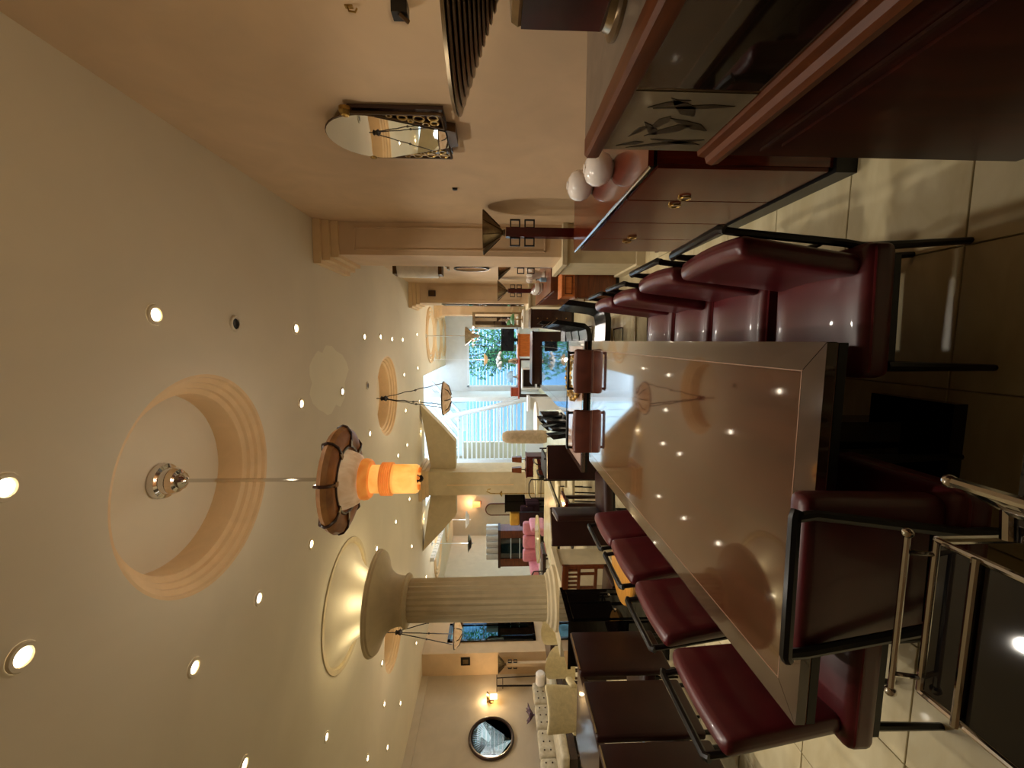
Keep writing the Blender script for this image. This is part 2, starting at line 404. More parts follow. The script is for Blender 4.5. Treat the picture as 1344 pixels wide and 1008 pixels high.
# ---------------------------------------------------------------- pilasters and columns
def pilaster(label, x0, y0, y1, ped=.92):
    t = thing('pilaster', label, 'pilaster', (0,0,0), 0, 'pilasters along the right wall')
    X1 = WR-.001
    MB().bb(x0, X1, y0, y1, ped, 3.37).build('shaft', 'wall_paint', t)
    b = MB()
    for k in range(3): e = .035+.04*k; b.bb(x0-e, X1, y0-e, y1+e, 3.36+.08*k, 3.44+.08*k-.003)
    b.build('crown', 'moulding', t)
    b = MB().bb(x0-.075, X1, y0-.07, y1+.07, .1, ped-.05).bb(x0-.1, X1, y0-.1, y1+.1, ped-.05, ped).bb(x0-.1, X1, y0-.1, y1+.1, 0, .1)
    b.build('pedestal', 'plaster', t)
    yb = y0-.012
    for (a0,a1,z0,z1) in ((x0+.05,x0+.065,1.1,3.2),(X1-.065,X1-.05,1.1,3.2),(x0+.05,X1-.05,1.1,1.115),(x0+.05,X1-.05,3.185,3.2)):
        MB().bb(a0,a1,yb,y0+.005,z0,z1).build('panel_moulding', 'wall_paint', t)
    return t
pilaster('wide peach pilaster behind the red floor lamp, nearest on the right wall', .93, 4.7, 5.36)
pilaster('tan pilaster with small dark plaque, second along the right wall', .84, 9.5, 10.15)
pilaster('farthest pilaster on the right wall, glowing orange near the street window', .80, 13.3, 13.95)
pl = MB().box((0,0,0),(.13,.02,.16)).build('picture_plaque', 'dark_wood'); pl.location = PY(567,385,9.47); tag(pl, 'small dark square plaque high on the tan pilaster', 'plaque')
MB().box((0,-.012,0),(.08,.006,.1)).build('relief', 'bronze', pl)

fc = thing('round_column', 'fluted cream round column with flared bowl capital and lit ceiling ring', 'column', (COLC[0], COLC[1], 0))
MB().lathe([(.275,.98),(.262,2.80)], n=96, flute=.07, nf=24).build('shaft', 'plaster', fc)
MB().lathe([(.30,2.780),(.325,2.794),(.335,2.814),(.325,2.834),(.30,2.848),(.30,2.862),(.305,2.930),(.33,2.998),(.39,3.066),(.50,3.127),(.58,3.154),(.61,3.164),(.615,3.188),(.635,3.195),(.64,3.222),(.62,3.229),(.05,3.229)], n=64).build('capital', 'plaster', fc)
MB().lathe([(.30,3.2),(.36,3.34),(.46,3.46),(.58,3.55),(.715,3.615)], n=64).build('flare', 'ceiling_paint', fc)
MB().lathe([(.40,.86),(.40,.90),(.36,.92),(.35,.95),(.31,.965),(.30,.99),(.275,1.0)], n=48).build('base', 'plaster', fc)
MB().bb(-.44,.44,-.44,.44,.1,.80).bb(-.47,.47,-.47,.47,.80,.86).bb(-.47,.47,-.47,.47,0,.1).build('pedestal', 'plaster', fc)
for k in range(6): light('POINT', 'cove_lamp', (.5*math.cos(k*1.047), .5*math.sin(k*1.047), 3.28), 1.3, (1,.88,.6), fc, .03)
sc = thing('square_column', 'tan square column with stepped crown and bracket arms near the atrium', 'column', (-3.63, 10.6, 0))
MB().bb(-.3,.3,-.4,.4,.9,3.36).build('shaft', 'plaster', sc)
b = MB()
for k in range(3): e = .035+.04*k; b.bb(-.3-e,.3+e,-.4-e,.4+e,3.36+.08*k,3.44+.08*k-.003)
b.build('crown', 'moulding', sc)
MB().bb(-.38,.38,-.48,.48,0,.9).build('pedestal', 'plaster', sc)
MB().prism([(.31,3.35),(2.0,3.597),(1.35,2.98),(1.02,2.7),(.31,2.7)], .3, XZ(.2)).build('bracket', 'plaster', sc)
MB().prism([(-.31,3.35),(-1.95,3.597),(-1.4,3.08),(-.95,2.7),(-.31,2.7)], .3, XZ(.2)).build('bracket', 'plaster', sc)
MB().bb(-.05,-.02,-.41,-.4,1.2,2.9).build('groove', 'moulding', sc)

# dark glazed door in the pier on the left
d1 = MB()
for (y0,y1,z0,z1) in ((10.50,10.57,.55,2.98),(11.13,11.2,.55,2.98),(10.5,11.2,.55,.62),(10.5,11.2,2.9,2.98)): d1.bb(-8.219,-8.17,y0,y1,z0,z1)
for z in (2.0,): d1.bb(-8.219,-8.18,10.57,11.13,z-.02,z+.02)
d1 = struct(d1.build('door_1', 'black_gloss'))
for (z0,z1) in ((.62,1.98),(2.02,2.9)): MB().bb(-8.218,-8.195,10.57,11.13,z0,z1).build('pane', 'tinted_mirror', d1)

# ---------------------------------------------------------------- ceiling downlights
dl_ring = MB().lathe([(.04,-.012),(.056,-.012),(.06,-.004),(.06,.0)], n=20)
rm = dl_ring.mesh('ring'); bm = bmesh.new(); bm.from_mesh(rm); bmesh.ops.delete(bm, geom=[f for f in bm.faces if len(f.verts) > 4], context='FACES'); bm.to_mesh(rm); bm.free()
rm.materials.append(MATS['ceiling_paint'])
lens_me = MB().lathe([(.0,-.006),(.026,-.008),(.034,-.004)], n=16).mesh('lens'); lens_me.materials.append(MATS['bulb'])
dark_me = MB().lathe([(.0,-.004),(.03,-.006),(.041,-.004)], n=16).mesh('grille'); dark_me.materials.append(MATS['iron'])
SPD = bpy.data.lights.new('downlight_beam', 'SPOT'); SPD.energy = SPOT_W; SPD.color = WARM; SPD.spot_size = R(105); SPD.spot_blend = .7; SPD.shadow_soft_size = .04
def downlight(p, label, lit=True, group='recessed ceiling downlights'):
    t = thing('downlight' if lit else 'ceiling_speaker', label, 'downlight' if lit else 'speaker', (p[0], p[1], CH-.0005), 0, group if lit else 'unlit ceiling fittings')
    obj('ring', rm, None, t); obj('lens' if lit else 'grille', lens_me if lit else dark_me, None, t)
    if lit:
        o = bpy.data.objects.new('downlight_beam', SPD); col.objects.link(o); o.parent = t; o.location = (0,0,-.03)
named = [((203,413), 'nearest lit downlight above the right row of burgundy chairs'), ((388,431), 'second lit downlight above the right row of burgundy chairs'),
 ((5,640), 'lit downlight cut by the picture edge, in front of the big ceiling recess'), ((28,862), 'large bright downlight near the picture edge, left of the big recess'),
 ((254,876), 'lit downlight left of the big recess, between the two nearest ones'), ((339,785), 'small angled downlight between the big recess and the column ring'),
 ((408,714), 'lit downlight beside the rim of the lit column ring'), ((395,530), 'lit downlight above the scalloped pale patch, nearer of two'),
 ((449,514), 'lit downlight above the far dining table, farther of two'), ((428,967), 'lit downlight over the round mirror side, nearest the picture bottom'),
 ((320,1003), 'lit downlight at the picture corner, beyond the column ring')]
for q, lb in named: downlight(PZ(q[0], q[1], CH), lb)
for q, o_ in zip([(478,442),(499,442),(514,445),(528,446),(547,439)], ('nearest', 'second', 'middle', 'fourth', 'farthest')): downlight(PZ(q[0],q[1],CH), '%s of five small downlights in a line towards the street window' % o_)
ORD = ('nearest', 'second nearest', 'third nearest', 'fourth nearest', 'fifth nearest', 'sixth nearest', 'seventh nearest', 'farthest')
def cluster(pts, lb):
    ps_ = sorted((PZ(x, y, CH) for x, y in pts), key=lambda v: v.y)
    for k, v in enumerate(ps_): downlight(v, lb + ', ' + (ORD[k] if k < len(ps_)-1 else 'farthest'))
cluster([(530,492),(548,483),(532,539),(550,527),(485,569),(534,584),(522,598),(552,566)], 'small far downlight around the second ceiling recess')
cluster([(537,655),(519,685),(556,681),(494,720),(540,717),(559,757)], 'small far downlight between the round and the square column')
cluster([(501,870),(504,924),(525,923),(508,981),(482,995),(546,844)], 'small far downlight over the left side of the showroom')
downlight(PZ(308,425,CH), 'unlit round fitting between the two nearest downlights', False)
downlight(PZ(482,506,CH), 'unlit white ring fitting beside the second ceiling recess', False)
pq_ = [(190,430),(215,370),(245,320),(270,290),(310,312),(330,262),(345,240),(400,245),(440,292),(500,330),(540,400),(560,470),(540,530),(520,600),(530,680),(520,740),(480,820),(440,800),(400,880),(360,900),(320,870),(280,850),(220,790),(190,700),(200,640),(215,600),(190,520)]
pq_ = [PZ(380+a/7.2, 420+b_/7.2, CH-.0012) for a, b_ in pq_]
MB().add([tuple(q) for q in pq_], [tuple(range(len(pq_)))]).build('ceiling_patch', 'pale_patch', ceiling)  # flat scalloped patch, slightly paler than the ceiling around it
# ================================================================ long dining table
TX0, TX1, TY0, TY1, TZ = -1.15, 0.0, 1.09, 3.85, .75
tb = thing('dining_table', 'long glossy brown dining table with dark inlaid border, nearest the camera', 'table', ((TX0+TX1)/2, (TY0+TY1)/2, 0))
def framed_top(t, hx, hy, z, bw, th, mt_in, mt_b, mt_i, edge='black_frame'):
    MB().bb(-hx+bw+.003, hx-bw-.003, -hy+bw+.003, hy-bw-.003, z-.03, z).build('top_panel', mt_in, t)
    g = .0015
    for sgn in (-1, 1):
        M_ = Matrix.Scale(sgn, 4, (0,1,0))
        MB().prism([(-hx+g,-hy),(hx-g,-hy),(hx-bw-g,-hy+bw),(-hx+bw+g,-hy+bw)], .03, M_ @ Matrix.Translation((0,0,z-.03))).build('border_plank', mt_b, t)
        M_ = Matrix.Scale(sgn, 4, (1,0,0))
        MB().prism([(-hx,-hy+g),(-hx,hy-g),(-hx+bw,hy-bw-g),(-hx+bw,-hy+bw+g)], .03, M_ @ Matrix.Translation((0,0,z-.03))).build('border_plank', mt_b, t)
        MB().bb(-hx+bw-.003, hx-bw+.003, sgn*(hy-bw)-.0015, sgn*(hy-bw)+.0015, z-.02, z+.0008).build('inlay_strip', mt_i, t)
        MB().bb(sgn*(hx-bw)-.0015, sgn*(hx-bw)+.0015, -hy+bw+.004, hy-bw-.004, z-.02, z+.0008).build('inlay_strip', mt_i, t)
    MB().bb(-hx+.004, hx-.004, -hy+.004, hy-.004, z-.036, z-.031).build('edge_line', mt_i, t)
    MB().bb(-hx+.002, hx-.002, -hy+.002, hy-.002, z-th, z-.0365).build('edge_band', edge, t)
framed_top(tb, (TX1-TX0)/2, (TY1-TY0)/2, TZ, .085, .062, 'table_gloss', 'table_border', 'inlay')
for sy in (-1, 1):
    MB().bb(-.28, .28, sy*.95-.07, sy*.95+.07, .05, TZ-.063).build('leg', 'black_gloss', tb)
    MB().bb(-.36, .36, sy*.95-.16, sy*.95+.16, 0, .05).build('foot', 'black_gloss', tb)
MB().bb(-.03, .03, -.875, .875, .25, .35).build('stretcher', 'black_gloss', tb)

# ================================================================ burgundy dining chairs
def make_chair(leather='burgundy', pipe='burgundy_piping', name='dining_chair'):
    t = thing(name, '', 'chair')
    s = MB().rbox((0, .02, .42), (.44, .44, .10), .03, 7, .02).build('seat', leather, t)
    hw, hd, r_ = .215, .215, .03
    lp = []
    for (cx, cy, a0) in ((hw-r_, hd-r_, 0), (-hw+r_, hd-r_, 90), (-hw+r_, -hd+r_, 180), (hw-r_, -hd+r_, 270)): lp += [(x, y+.02, .445) for x, y in arc(cx, cy, r_, a0, a0+90, 4)]
    MB().tube(lp, .0055, 6, True).build('piping', pipe, s)
    def warp(q):
        z = q.z; tt = (z-.44)/.46
        return (q.x*(.86+.14*tt), q.y-.135-.055*tt+.012*(q.x/.22)**2, z-.008*(q.x/.22)**2*max(0, tt))
    bk = MB(); bk.rbox((0,0,0), (.44,.075,.44), .03, 7, 0, None, lambda q: warp(Vector((q.x, q.y, q.z+.675)))); bk.build('backrest', leather, t)
    for sx in (-1, 1):
        MB().tube([(sx*.175,-.235,.93),(sx*.178,-.228,.88),(sx*.12,-.215,.47),(sx*.115,-.205,.40),(sx*.10,-.235,0)], [.013,.013,.014,.016,.012], 8).build('leg', 'black_frame', t)
        MB().tube([(sx*.195,.20,.37),(sx*.2,.205,0)], [.018,.011], 8).build('leg', 'black_frame', t)
    MB().tube([(-.19,-.232,.925),(-.175,-.238,.935),(.175,-.238,.935),(.19,-.232,.925)], .0145, 8).build('top_rail', 'black_frame', t)
    MB().bb(-.2,.2,-.16,.21,.345,.374).build('seat_frame', 'black_frame', t)
    MB().tube([(-.116,-.212,.55),(.116,-.212,.55)], .009, 6).build('back_rail', 'black_frame', t)
    return t
dc = make_chair(); used = [False]
G = 'burgundy dining chairs around the long table'
ordn = ['nearest the camera', 'second from the camera', 'third from the camera', 'farthest from the camera']
for k, (yc, rz) in enumerate(((1.505, 92), (2.02, 90), (2.495, 89), (2.985, 90))):
    place(dc, used, (.115 - (.03 if k > 1 else 0), yc, 0), R(rz), 'burgundy leather dining chair on the right side of the long table, %s' % ordn[k], G)
for k, (yc, xc) in enumerate(((1.42, -1.18), (1.905, -1.17), (2.375, -1.165), (2.835, -1.18))):
    place(dc, used, (xc, yc, 0), R(-90), 'burgundy leather dining chair on the left side of the long table, %s' % ordn[k], G)
place(dc, used, (-.60, 1.155, 0), R(1), 'burgundy dining chair at the near end of the long table, back to camera', G)
bc = make_chair('brown_leather', 'brown_leather'); u2 = [False]
place(bc, u2, (-.295, 3.80, 0), R(180), 'brown leather chair at the far end of the long table, right one', 'brown chairs at the far end of the long table')
place(bc, u2, (-.89, 3.80, 0), R(180), 'brown leather chair at the far end of the long table, left one', 'brown chairs at the far end of the long table')
# row of dark chairs standing with their backs to the long table
kc = make_chair('dark_leather', 'dark_leather'); u3 = [False]
def tall(t):
    for ch in t.children:
        if ch.name.startswith('backrest'):
            me = MB().rbox((0,-.215,.62), (.45,.06,.74), .02, 6).mesh('backrest'); me.materials.append(MATS['dark_leather']); ch.data = me
            MB().tube([(-.20,-.243,.985),(.20,-.243,.985)], .006, 6).build('piping', 'brushed', ch)
        if ch.name.startswith('top_rail'):
            me = MB().tube([(-.19,-.20,.30),(.19,-.20,.30)], .012, 6).mesh('top_rail'); me.materials.append(MATS['black_frame']); ch.data = me
        if ch.name.startswith('leg') and min(v.co.y for v in ch.data.vertices) < -.1:
            sx = 1 if ch.data.vertices[0].co.x > 0 else -1
            me = MB().tube([(sx*.19,-.215,.3),(sx*.19,-.215,.2),(sx*.19,-.225,0)], [.012,.016,.012], 8).mesh('leg'); me.materials.append(MATS['black_frame']); ch.data = me
tall(kc)
for k, (yc, lb) in enumerate(((2.16, 'dark brown flat-backed chair at the picture bottom, left of the burgundy chairs'), (2.645, 'dark brown flat-backed chair in the row left of the long table, middle one'), (3.18, 'dark brown flat-backed chair in the row left of the long table, beside the black cabinet'))):
    place(kc, u3, (-2.83, yc, 0), R(90), lb, 'dark chairs with backs to the long table')

# ================================================================ reception counter on the right
ct = thing('reception_counter', 'tall dark wooden reception counter with etched glass panels and grey top', 'counter', (.56, 1.31, 0))
YE = -2.6
MB().bb(.012, .60, YE, 0, 0, .965).build('body', 'counter_wood', ct)
lg = MB().prism([(.02,.945),(-.012,.962),(-.018,.985),(-.012,1.0),(.004,1.006),(.008,1.028),(.03,1.032),(.03,.945)], 2.6, XZ(.004)); lg.build('ledge_moulding', 'oak_trim', ct)
MB().bb(.03, .60, YE, 0, .965, 1.335).build('screen', 'counter_wood', ct)
ep = MB().bb(.018, .029, -.30, -.008, 1.035, 1.335).build('etched_panel', 'etched', ct, 'grey etched glass panel with leaf pattern')
random.seed(3)
def leaf(y, z, ln, wd, an):
    P = [(0,0),(ln*.3,wd),(ln*.65,wd*.7),(ln,0),(ln*.65,-wd*.5),(ln*.3,-wd*.8)]
    P = [(y+a*math.cos(an)-b*math.sin(an), z+a*math.sin(an)+b*math.cos(an)) for a, b in P]
    MB().prism(P, .0015, YZ(.0165)).build('leaf', 'etch_leaf', ep)
for (y, z, ln, wd, an) in ((-.05,1.05,.16,.012,100),(-.08,1.05,.22,.012,75),(-.13,1.07,.14,.016,115),(-.16,1.12,.13,.02,60),(-.20,1.14,.12,.022,130),(-.20,1.20,.08,.018,20),(-.25,1.06,.2,.010,85),(-.27,1.18,.1,.012,70),(-.10,1.2,.09,.014,140),(-.06,1.22,.08,.012,70),(-.15,1.24,.07,.012,30)):
    leaf(y, z, ln, wd, R(an))
MB().bb(.02, .029, -.308, -.301, 1.035, 1.335).build('panel_joint', 'brushed', ct)
MB().bb(.02, .029, YE, -.31, 1.035, 1.335).build('smoked_panel', 'smoked_glass', ct)
MB().prism([(.0,1.336),(-.004,1.345),(-.004,1.372),(.004,1.38),(.05,1.38),(.05,1.336)], 2.6, XZ(.004)).build('top_rail', 'oak_trim', ct)
MB().bb(.051, .70, YE, .004, 1.336, 1.379).build('countertop', 'grey_stone', ct)
MB().box((.006, -1.0, .86), (.008, 1.9, .012)).build('groove', 'dark_wood', ct)
for k in range(3): MB().bb(.003, .011, YE+.05+.86*k, YE+.86*k+.8, .1, .82).build('panel', 'counter_wood', ct)
# table lamp on the counter
l1 = thing('table_lamp', 'squat table lamp with ribbed chrome cone shade on the reception counter', 'lamp', (.775, .975, 1.38))
pr = [(.03,.262)]
for k in range(11): r0 = .04+.0195*k; z0 = .268+.0085*k; pr += [(r0, z0), (r0+.012, z0+.001), (r0+.0165, z0+.0045), (r0+.012, z0+.008)]
pr += [(.252,.362),(.246,.37),(.03,.32)]
MB().lathe(pr, n=48).build('shade', 'brushed', l1)
MB().ell((0,0,.25), (.022,.022,.022)).build('ball', 'chrome', l1)
MB().lathe([(.075,.212),(.078,.22),(.07,.235),(.03,.24)], n=4, M=Matrix.Rotation(R(45),4,'Z')).build('collar', 'brushed', l1)
MB().box((0,0,.12), (.115,.115,.185)).build('post', 'red_wood', l1)
MB().lathe([(.10,.0),(.10,.008),(.085,.014),(.08,.03)], n=32).build('base', 'brushed', l1)
light('POINT', 'lamp_bulb', (0,0,.40), 9, (1,.78,.5), l1, .05)

# ================================================================ sideboard with white glass vases
sd = thing('sideboard', 'polished mahogany sideboard with ring pulls beside the right wall', 'sideboard', (.8, 1.93, 0))
SL = 1.74
MB().bb(.0, .455, .0, SL, .1, .925).build('body', 'mahogany', sd)
MB().bb(-.03, .455, -.02, SL+.02, 0, .099).build('plinth', 'black_frame', sd)
MB().bb(-.02, .465, -.02, SL+.02, .945, .97).build('top', 'mahogany', sd)
MB().bb(-.012, .46, -.012, SL+.012, .926, .944).build('top_edge', 'black_gloss', sd)
MB().tube([(-.022,-.02,.957),(-.022,SL+.02,.957)], .006, 6).build('edge_strip', 'chrome', sd)
for k in range(4):
    d = MB().bb(-.018, -.001, .006+.4345*k, .428+.4345*k, .115, .915).build('door', 'mahogany_door', sd)
    y = .06+.4345*k if k % 2 else .37+.4345*k
    for z in (.62,):
        MB().torus((0,0,0), .028, .005, 20, 6, Matrix.Translation((-.026, y, z)) @ Matrix.Rotation(R(90),4,'Y')).build('ring_pull', 'gold', d)
        MB().lathe([(.012,0),(.012,.012)], n=12, M=Matrix.Translation((-.018,y,z+.028)) @ Matrix.Rotation(R(-90),4,'Y')).build('pull_boss', 'gold', d)
vp = [(0,.0),(.05,.0),(.055,.004),(.085,.03),(.102,.075),(.10,.115),(.08,.15),(.045,.168),(.02,.172),(0,.172)]
for q, lb, s_ in (((777,244), 'white glass egg-shaped vase on the sideboard, farther one', 1.0), ((803,222), 'white glass egg-shaped vase on the sideboard, nearer one', .93)):
    p = PZ(q[0], q[1], .97)
    v = thing('egg_vase', lb, 'vase', (min(p.x, 1.14), p.y, .9705), 0, 'white vases on the sideboard')
    MB().lathe([(r_*s_, z*s_) for r_, z in vp], n=28).build('body', 'white_glass', v)
    MB().lathe([(.025*s_,.168*s_),(.028*s_,.178*s_),(.02*s_,.18*s_)], n=20).build('mouth', 'white_glass', v)

# red floor lamp with little frames: chrome bowl on a square post
def floor_lamp(label, loc, h=1.775, mt='red_wood', bowl='brushed', rz=0, lit=0):
    t = thing('floor_lamp', label, 'lamp', loc, rz)
    MB().bb(-.14,.14,-.14,.14,0,.03).build('base', mt, t)
    MB().box((0,0,(h-.22+.03)/2), (.085,.085,h-.25)).build('post', mt, t)
    MB().lathe([(.03,h-.215),(.035,h-.205),(.025,h-.19),(.06,h-.16),(.20,h-.015),(.21,h),(.20,h-.002),(.05,h-.14)], n=36).build('shade', bowl, t)
    for k in range(10):
        a = 2*math.pi*k/10; MB().tube([(.058*math.cos(a),.058*math.sin(a),h-.165),(.212*math.cos(a),.212*math.sin(a),h-.006)], .004, 5).build('rib', 'bronze', t)
    for sx in (-1, 1):
        for z in (h-.31, h-.45):
            f = MB()
            cx = sx*.085
            for (x0,x1,z0,z1) in ((cx-.042,cx-.03,z-.05,z+.05),(cx+.03,cx+.042,z-.05,z+.05),(cx-.03,cx+.03,z-.05,z-.038),(cx-.03,cx+.03,z+.038,z+.05)): f.bb(x0,x1,-.012,.012,z0,z1)
            f.build('side_frame', 'black_frame', t)
    if lit: light('POINT', 'lamp_bulb', (0,0,h+.03), lit, (1,.78,.5), t, .05)
    return t
floor_lamp('dark red floor lamp with chrome bowl shade beside the near pilaster', (1.04, 4.12, 0))

# ================================================================ things on the right wall
wm = thing('wall_mirror', 'shield-shaped mirror with gilt scrollwork sides on the right wall', 'mirror', (1.275, 2.68, 2.3))
def wallplate(b, poly, d0, d1): b.prism(poly, d1-d0, YZ(-d1)); return b
gl = [(-.10,-.35),(.10,-.35),(.245,.02)] + arc(0,.10,.262,-18,198,20) + [(-.245,.02)]
o = wallplate(MB(), gl, .045, .055); o.build('glass', 'mirror', wm)
fr = [(y_, z_) for y_, z_ in gl]
MB().tube([(-.05, y_*1.02, z_) for y_, z_ in fr], .004, 6, True).build('glass_rim', 'bronze', wm)
wallplate(MB(), [(-.27,-.36),(.27,-.36),(.27,.16),(.2,.2),(-.2,.2),(-.27,.16)], .0, .02).build('back_board', 'dark_wood', wm)
for sx in (-1, 1):
    b = MB()
    b.tube([(-.045, sx*.27,-.35),(-.045, sx*.27,.15)], .009, 6); b.tube([(-.045, sx*.12,-.35),(-.045, sx*.27,-.35)], .009, 6); b.tube([(-.045, sx*.115,-.35),(-.045, sx*.262,.06)], .007, 6)
    f = b.build('side_panel', 'bronze', wm)
    for (yy, zz, rr) in ((.235,-.30,.028),(.18,-.30,.022),(.225,-.22,.03),(.235,-.13,.026),(.25,-.06,.015),(.20,-.17,.015),(.165,-.25,.018)):
        b = MB().torus((0,0,0), rr, .006, 16, 6, Matrix.Translation((-.045, sx*yy, zz)) @ Matrix.Rotation(R(90),4,'Y')); b.build('scroll', 'gold', f)
    MB().lathe([(.035,0),(.035,.02),(.02,.04),(.0,.045)], n=16, M=Matrix.Translation((-.02, sx*.265, .17)) @ Matrix.Rotation(R(-90),4,'Y')).build('rosette', 'gold', wm)
wallplate(MB(), [(-.09,-.41),(.09,-.41),(.11,-.36),(-.11,-.36)], .0, .05).build('foot_block', 'bronze', wm)
p = PX(597,247,WR); sw = MB().box((0,0,0),(.012,.03,.04)).build('wall_socket', 'black_frame'); sw.location = (WR-.007, p.y, p.z); tag(sw, 'small dark socket on the peach wall past the mirror', 'socket')
MB().box((-.007,0,0),(.006,.014,.02)).build('rocker', 'iron', sw)
p = PX(462,8,WR); hk = thing('wall_hook', 'small brass hook high on the right wall', 'hook', (WR, p.y, p.z)); hk.scale = (.6,.6,.6)
MB().tube([(-.002,0,.03),(-.03,0,.02),(-.035,0,-.02),(-.012,0,-.03)], .006, 6).build('hook_arm', 'gold', hk)
MB().box((-.004,0,.02),(.006,.03,.05)).build('back_plate', 'gold', hk)
p = PX(525,4,WR); tm = thing('wall_bracket', 'small black metal bracket on the wall above the counter lamp', 'bracket', (WR, p.y, p.z))
MB().box((-.025,0,0),(.045,.05,.06)).build('body', 'black_frame', tm)
MB().tube([(-.05,-.02,.0),(-.06,.01,-.03)], .008, 6).build('arm', 'bronze', tm)

# ================================================================ pendants
pd = thing('alabaster_pendant', 'large glowing alabaster pendant with ribbed disc hanging over the long table', 'pendant', (DOMES[0][0], DOMES[0][1], 0))
MB().lathe([(.115,3.915),(.12,3.90),(.115,3.87),(.09,3.86),(.085,3.83),(.09,3.82),(.075,3.79),(.05,3.78),(.055,3.76),(.03,3.74),(.012,3.73)], n=28).build('ceiling_cup', 'chrome', pd)
MB().tube([(0,0,3.74),(0,0,2.72)], .013, 10).build('rod', 'chrome', pd)
MB().lathe([(.04,2.725),(.20,2.735),(.30,2.745),(.345,2.735),(.36,2.705),(.345,2.675),(.30,2.655),(.24,2.66),(.20,2.685),(.04,2.70)], n=48).build('disc', 'bamboo_ring', pd)
for k in range(8):
    a = k*math.pi/4+.2; c_, s_ = math.cos(a), math.sin(a)
    r_ = MB().tube([(.22*c_,.22*s_,2.66),(.27*c_,.27*s_,2.652),(.32*c_,.32*s_,2.656),(.358*c_,.358*s_,2.685),(.365*c_,.365*s_,2.71),(.35*c_,.35*s_,2.742),(.30*c_,.30*s_,2.755)], .010, 6).build('rib', 'dark_wood', pd)
    MB().box((.245*c_,.245*s_,2.652),(.05,.03,.014), a).build('clip', 'brushed', r_)
MB().torus((0,0,2.663), .225, .011, 40, 6).build('inner_ring', 'dark_wood', pd)
MB().lathe([(.205,2.68),(.20,2.66),(.185,2.62),(.165,2.585),(.135,2.562),(.125,2.555)], n=40, flute=.05, nf=8).build('bell', 'alabaster_pale', pd)
MB().lathe([(.11,2.565),(.138,2.562),(.142,2.545),(.138,2.52),(.125,2.505),(.095,2.50)], n=36).build('collar', 'alabaster_band', pd)
MB().lathe([(.096,2.51),(.097,2.43)], n=36).build('upper_cylinder', 'alabaster_lit', pd)
b = []
for k in range(6): z = 2.435-.013*k; b += [(.108,z),(.114,z-.004),(.114,z-.009),(.108,z-.013)]
MB().lathe([(.09,2.437)]+b+[(.09,2.355)], n=36).build('ridged_band', 'alabaster_band', pd)
MB().lathe([(.099,2.36),(.099,2.20),(.092,2.185),(.08,2.182),(.03,2.20)], n=36).build('lower_cylinder', 'alabaster_lit', pd)
for k in range(4):
    a = k*math.pi/2+.4; MB().tube([(.04*math.cos(a),.04*math.sin(a),2.18),(.075*math.cos(a),.075*math.sin(a),2.178)], .012, 8).build('petal', 'alabaster_band', pd)
MB().lathe([(.0,2.15),(.014,2.155),(.026,2.168),(.02,2.182),(.03,2.19),(.01,2.2)], n=16).build('finial', 'iron', pd)
light('POINT', 'pendant_bulb', (.0,.13,2.86), PEND_W, WARM, pd, .05)
light('POINT', 'pendant_bulb', (.0,-.13,2.86), PEND_W, WARM, pd, .05)

def iron_pendant(label, x, y, ztop, zb, r_, lit):
    t = thing('bowl_pendant', label, 'pendant', (x, y, 0), 0, 'iron bowl pendants')
    MB().tube([(0,0,3.915),(0,0,ztop)], .008, 6).build('rod', 'iron', t)
    MB().lathe([(.015,ztop+.05),(.045,ztop+.03),(.03,ztop),(.055,ztop-.05),(.01,ztop-.09)], n=12).build('hub', 'iron', t)
    for k in range(3):
        a = k*2*math.pi/3+.3; pts = []
        for i in range(13):
            u = i/12; rr = .03+(r_*.95-.03)*u; w_ = .012*math.sin(u*math.pi)*math.sin(u*24)
            pts.append((rr*math.cos(a)+w_, rr*math.sin(a)-w_, ztop-.05-(ztop-.05-zb)*u))
        c = MB().tube(pts, .008, 6).build('chain', 'iron', t)
        MB().torus((0,0,0), .016, .005, 10, 5, Matrix.Translation(pts[6]) @ Matrix.Rotation(R(90),4,'X')).build('link', 'iron', c)
    MB().lathe([(r_,zb),(r_*.97,zb-.03),(r_*.75,zb-.09),(r_*.35,zb-.125),(0,zb-.13),(r_*.3,zb-.11),(r_*.7,zb-.075),(r_*.93,zb-.015)], n=32).build('bowl', 'alabaster_pale', t)
    for k in range(8):
        a = k*math.pi/4; MB().tube([(r_*1.02*math.cos(a),r_*1.02*math.sin(a),zb+.01),(r_*.77*math.cos(a),r_*.77*math.sin(a),zb-.095),(r_*.3*math.cos(a),r_*.3*math.sin(a),zb-.135)], .009, 5).build('rib', 'bronze', t)
    MB().torus((0,0,zb), r_*1.01, .012, 32, 6).build('rim', 'bronze', t)
    light('POINT', 'pendant_bulb', (0,0,zb+.05), lit, WARM, t, .06)
    return t
p = PY(503,523,7.45); q0 = PY(582,500,7.45); q1 = PY(582,543,7.45)
iron_pendant('black iron pendant with ribbed bowl hanging from the second ceiling recess', p.x, 7.45, p.z, q0.z, abs(q0.x-q1.x)/2, 9)
p = PY(522,830,7.2); q0 = PY(597,811,7.2); q1 = PY(597,849,7.2)
iron_pendant('black iron bowl pendant behind the fluted column by the dark door', p.x, 7.2, p.z, q0.z, abs(q0.x-q1.x)/2, 9)

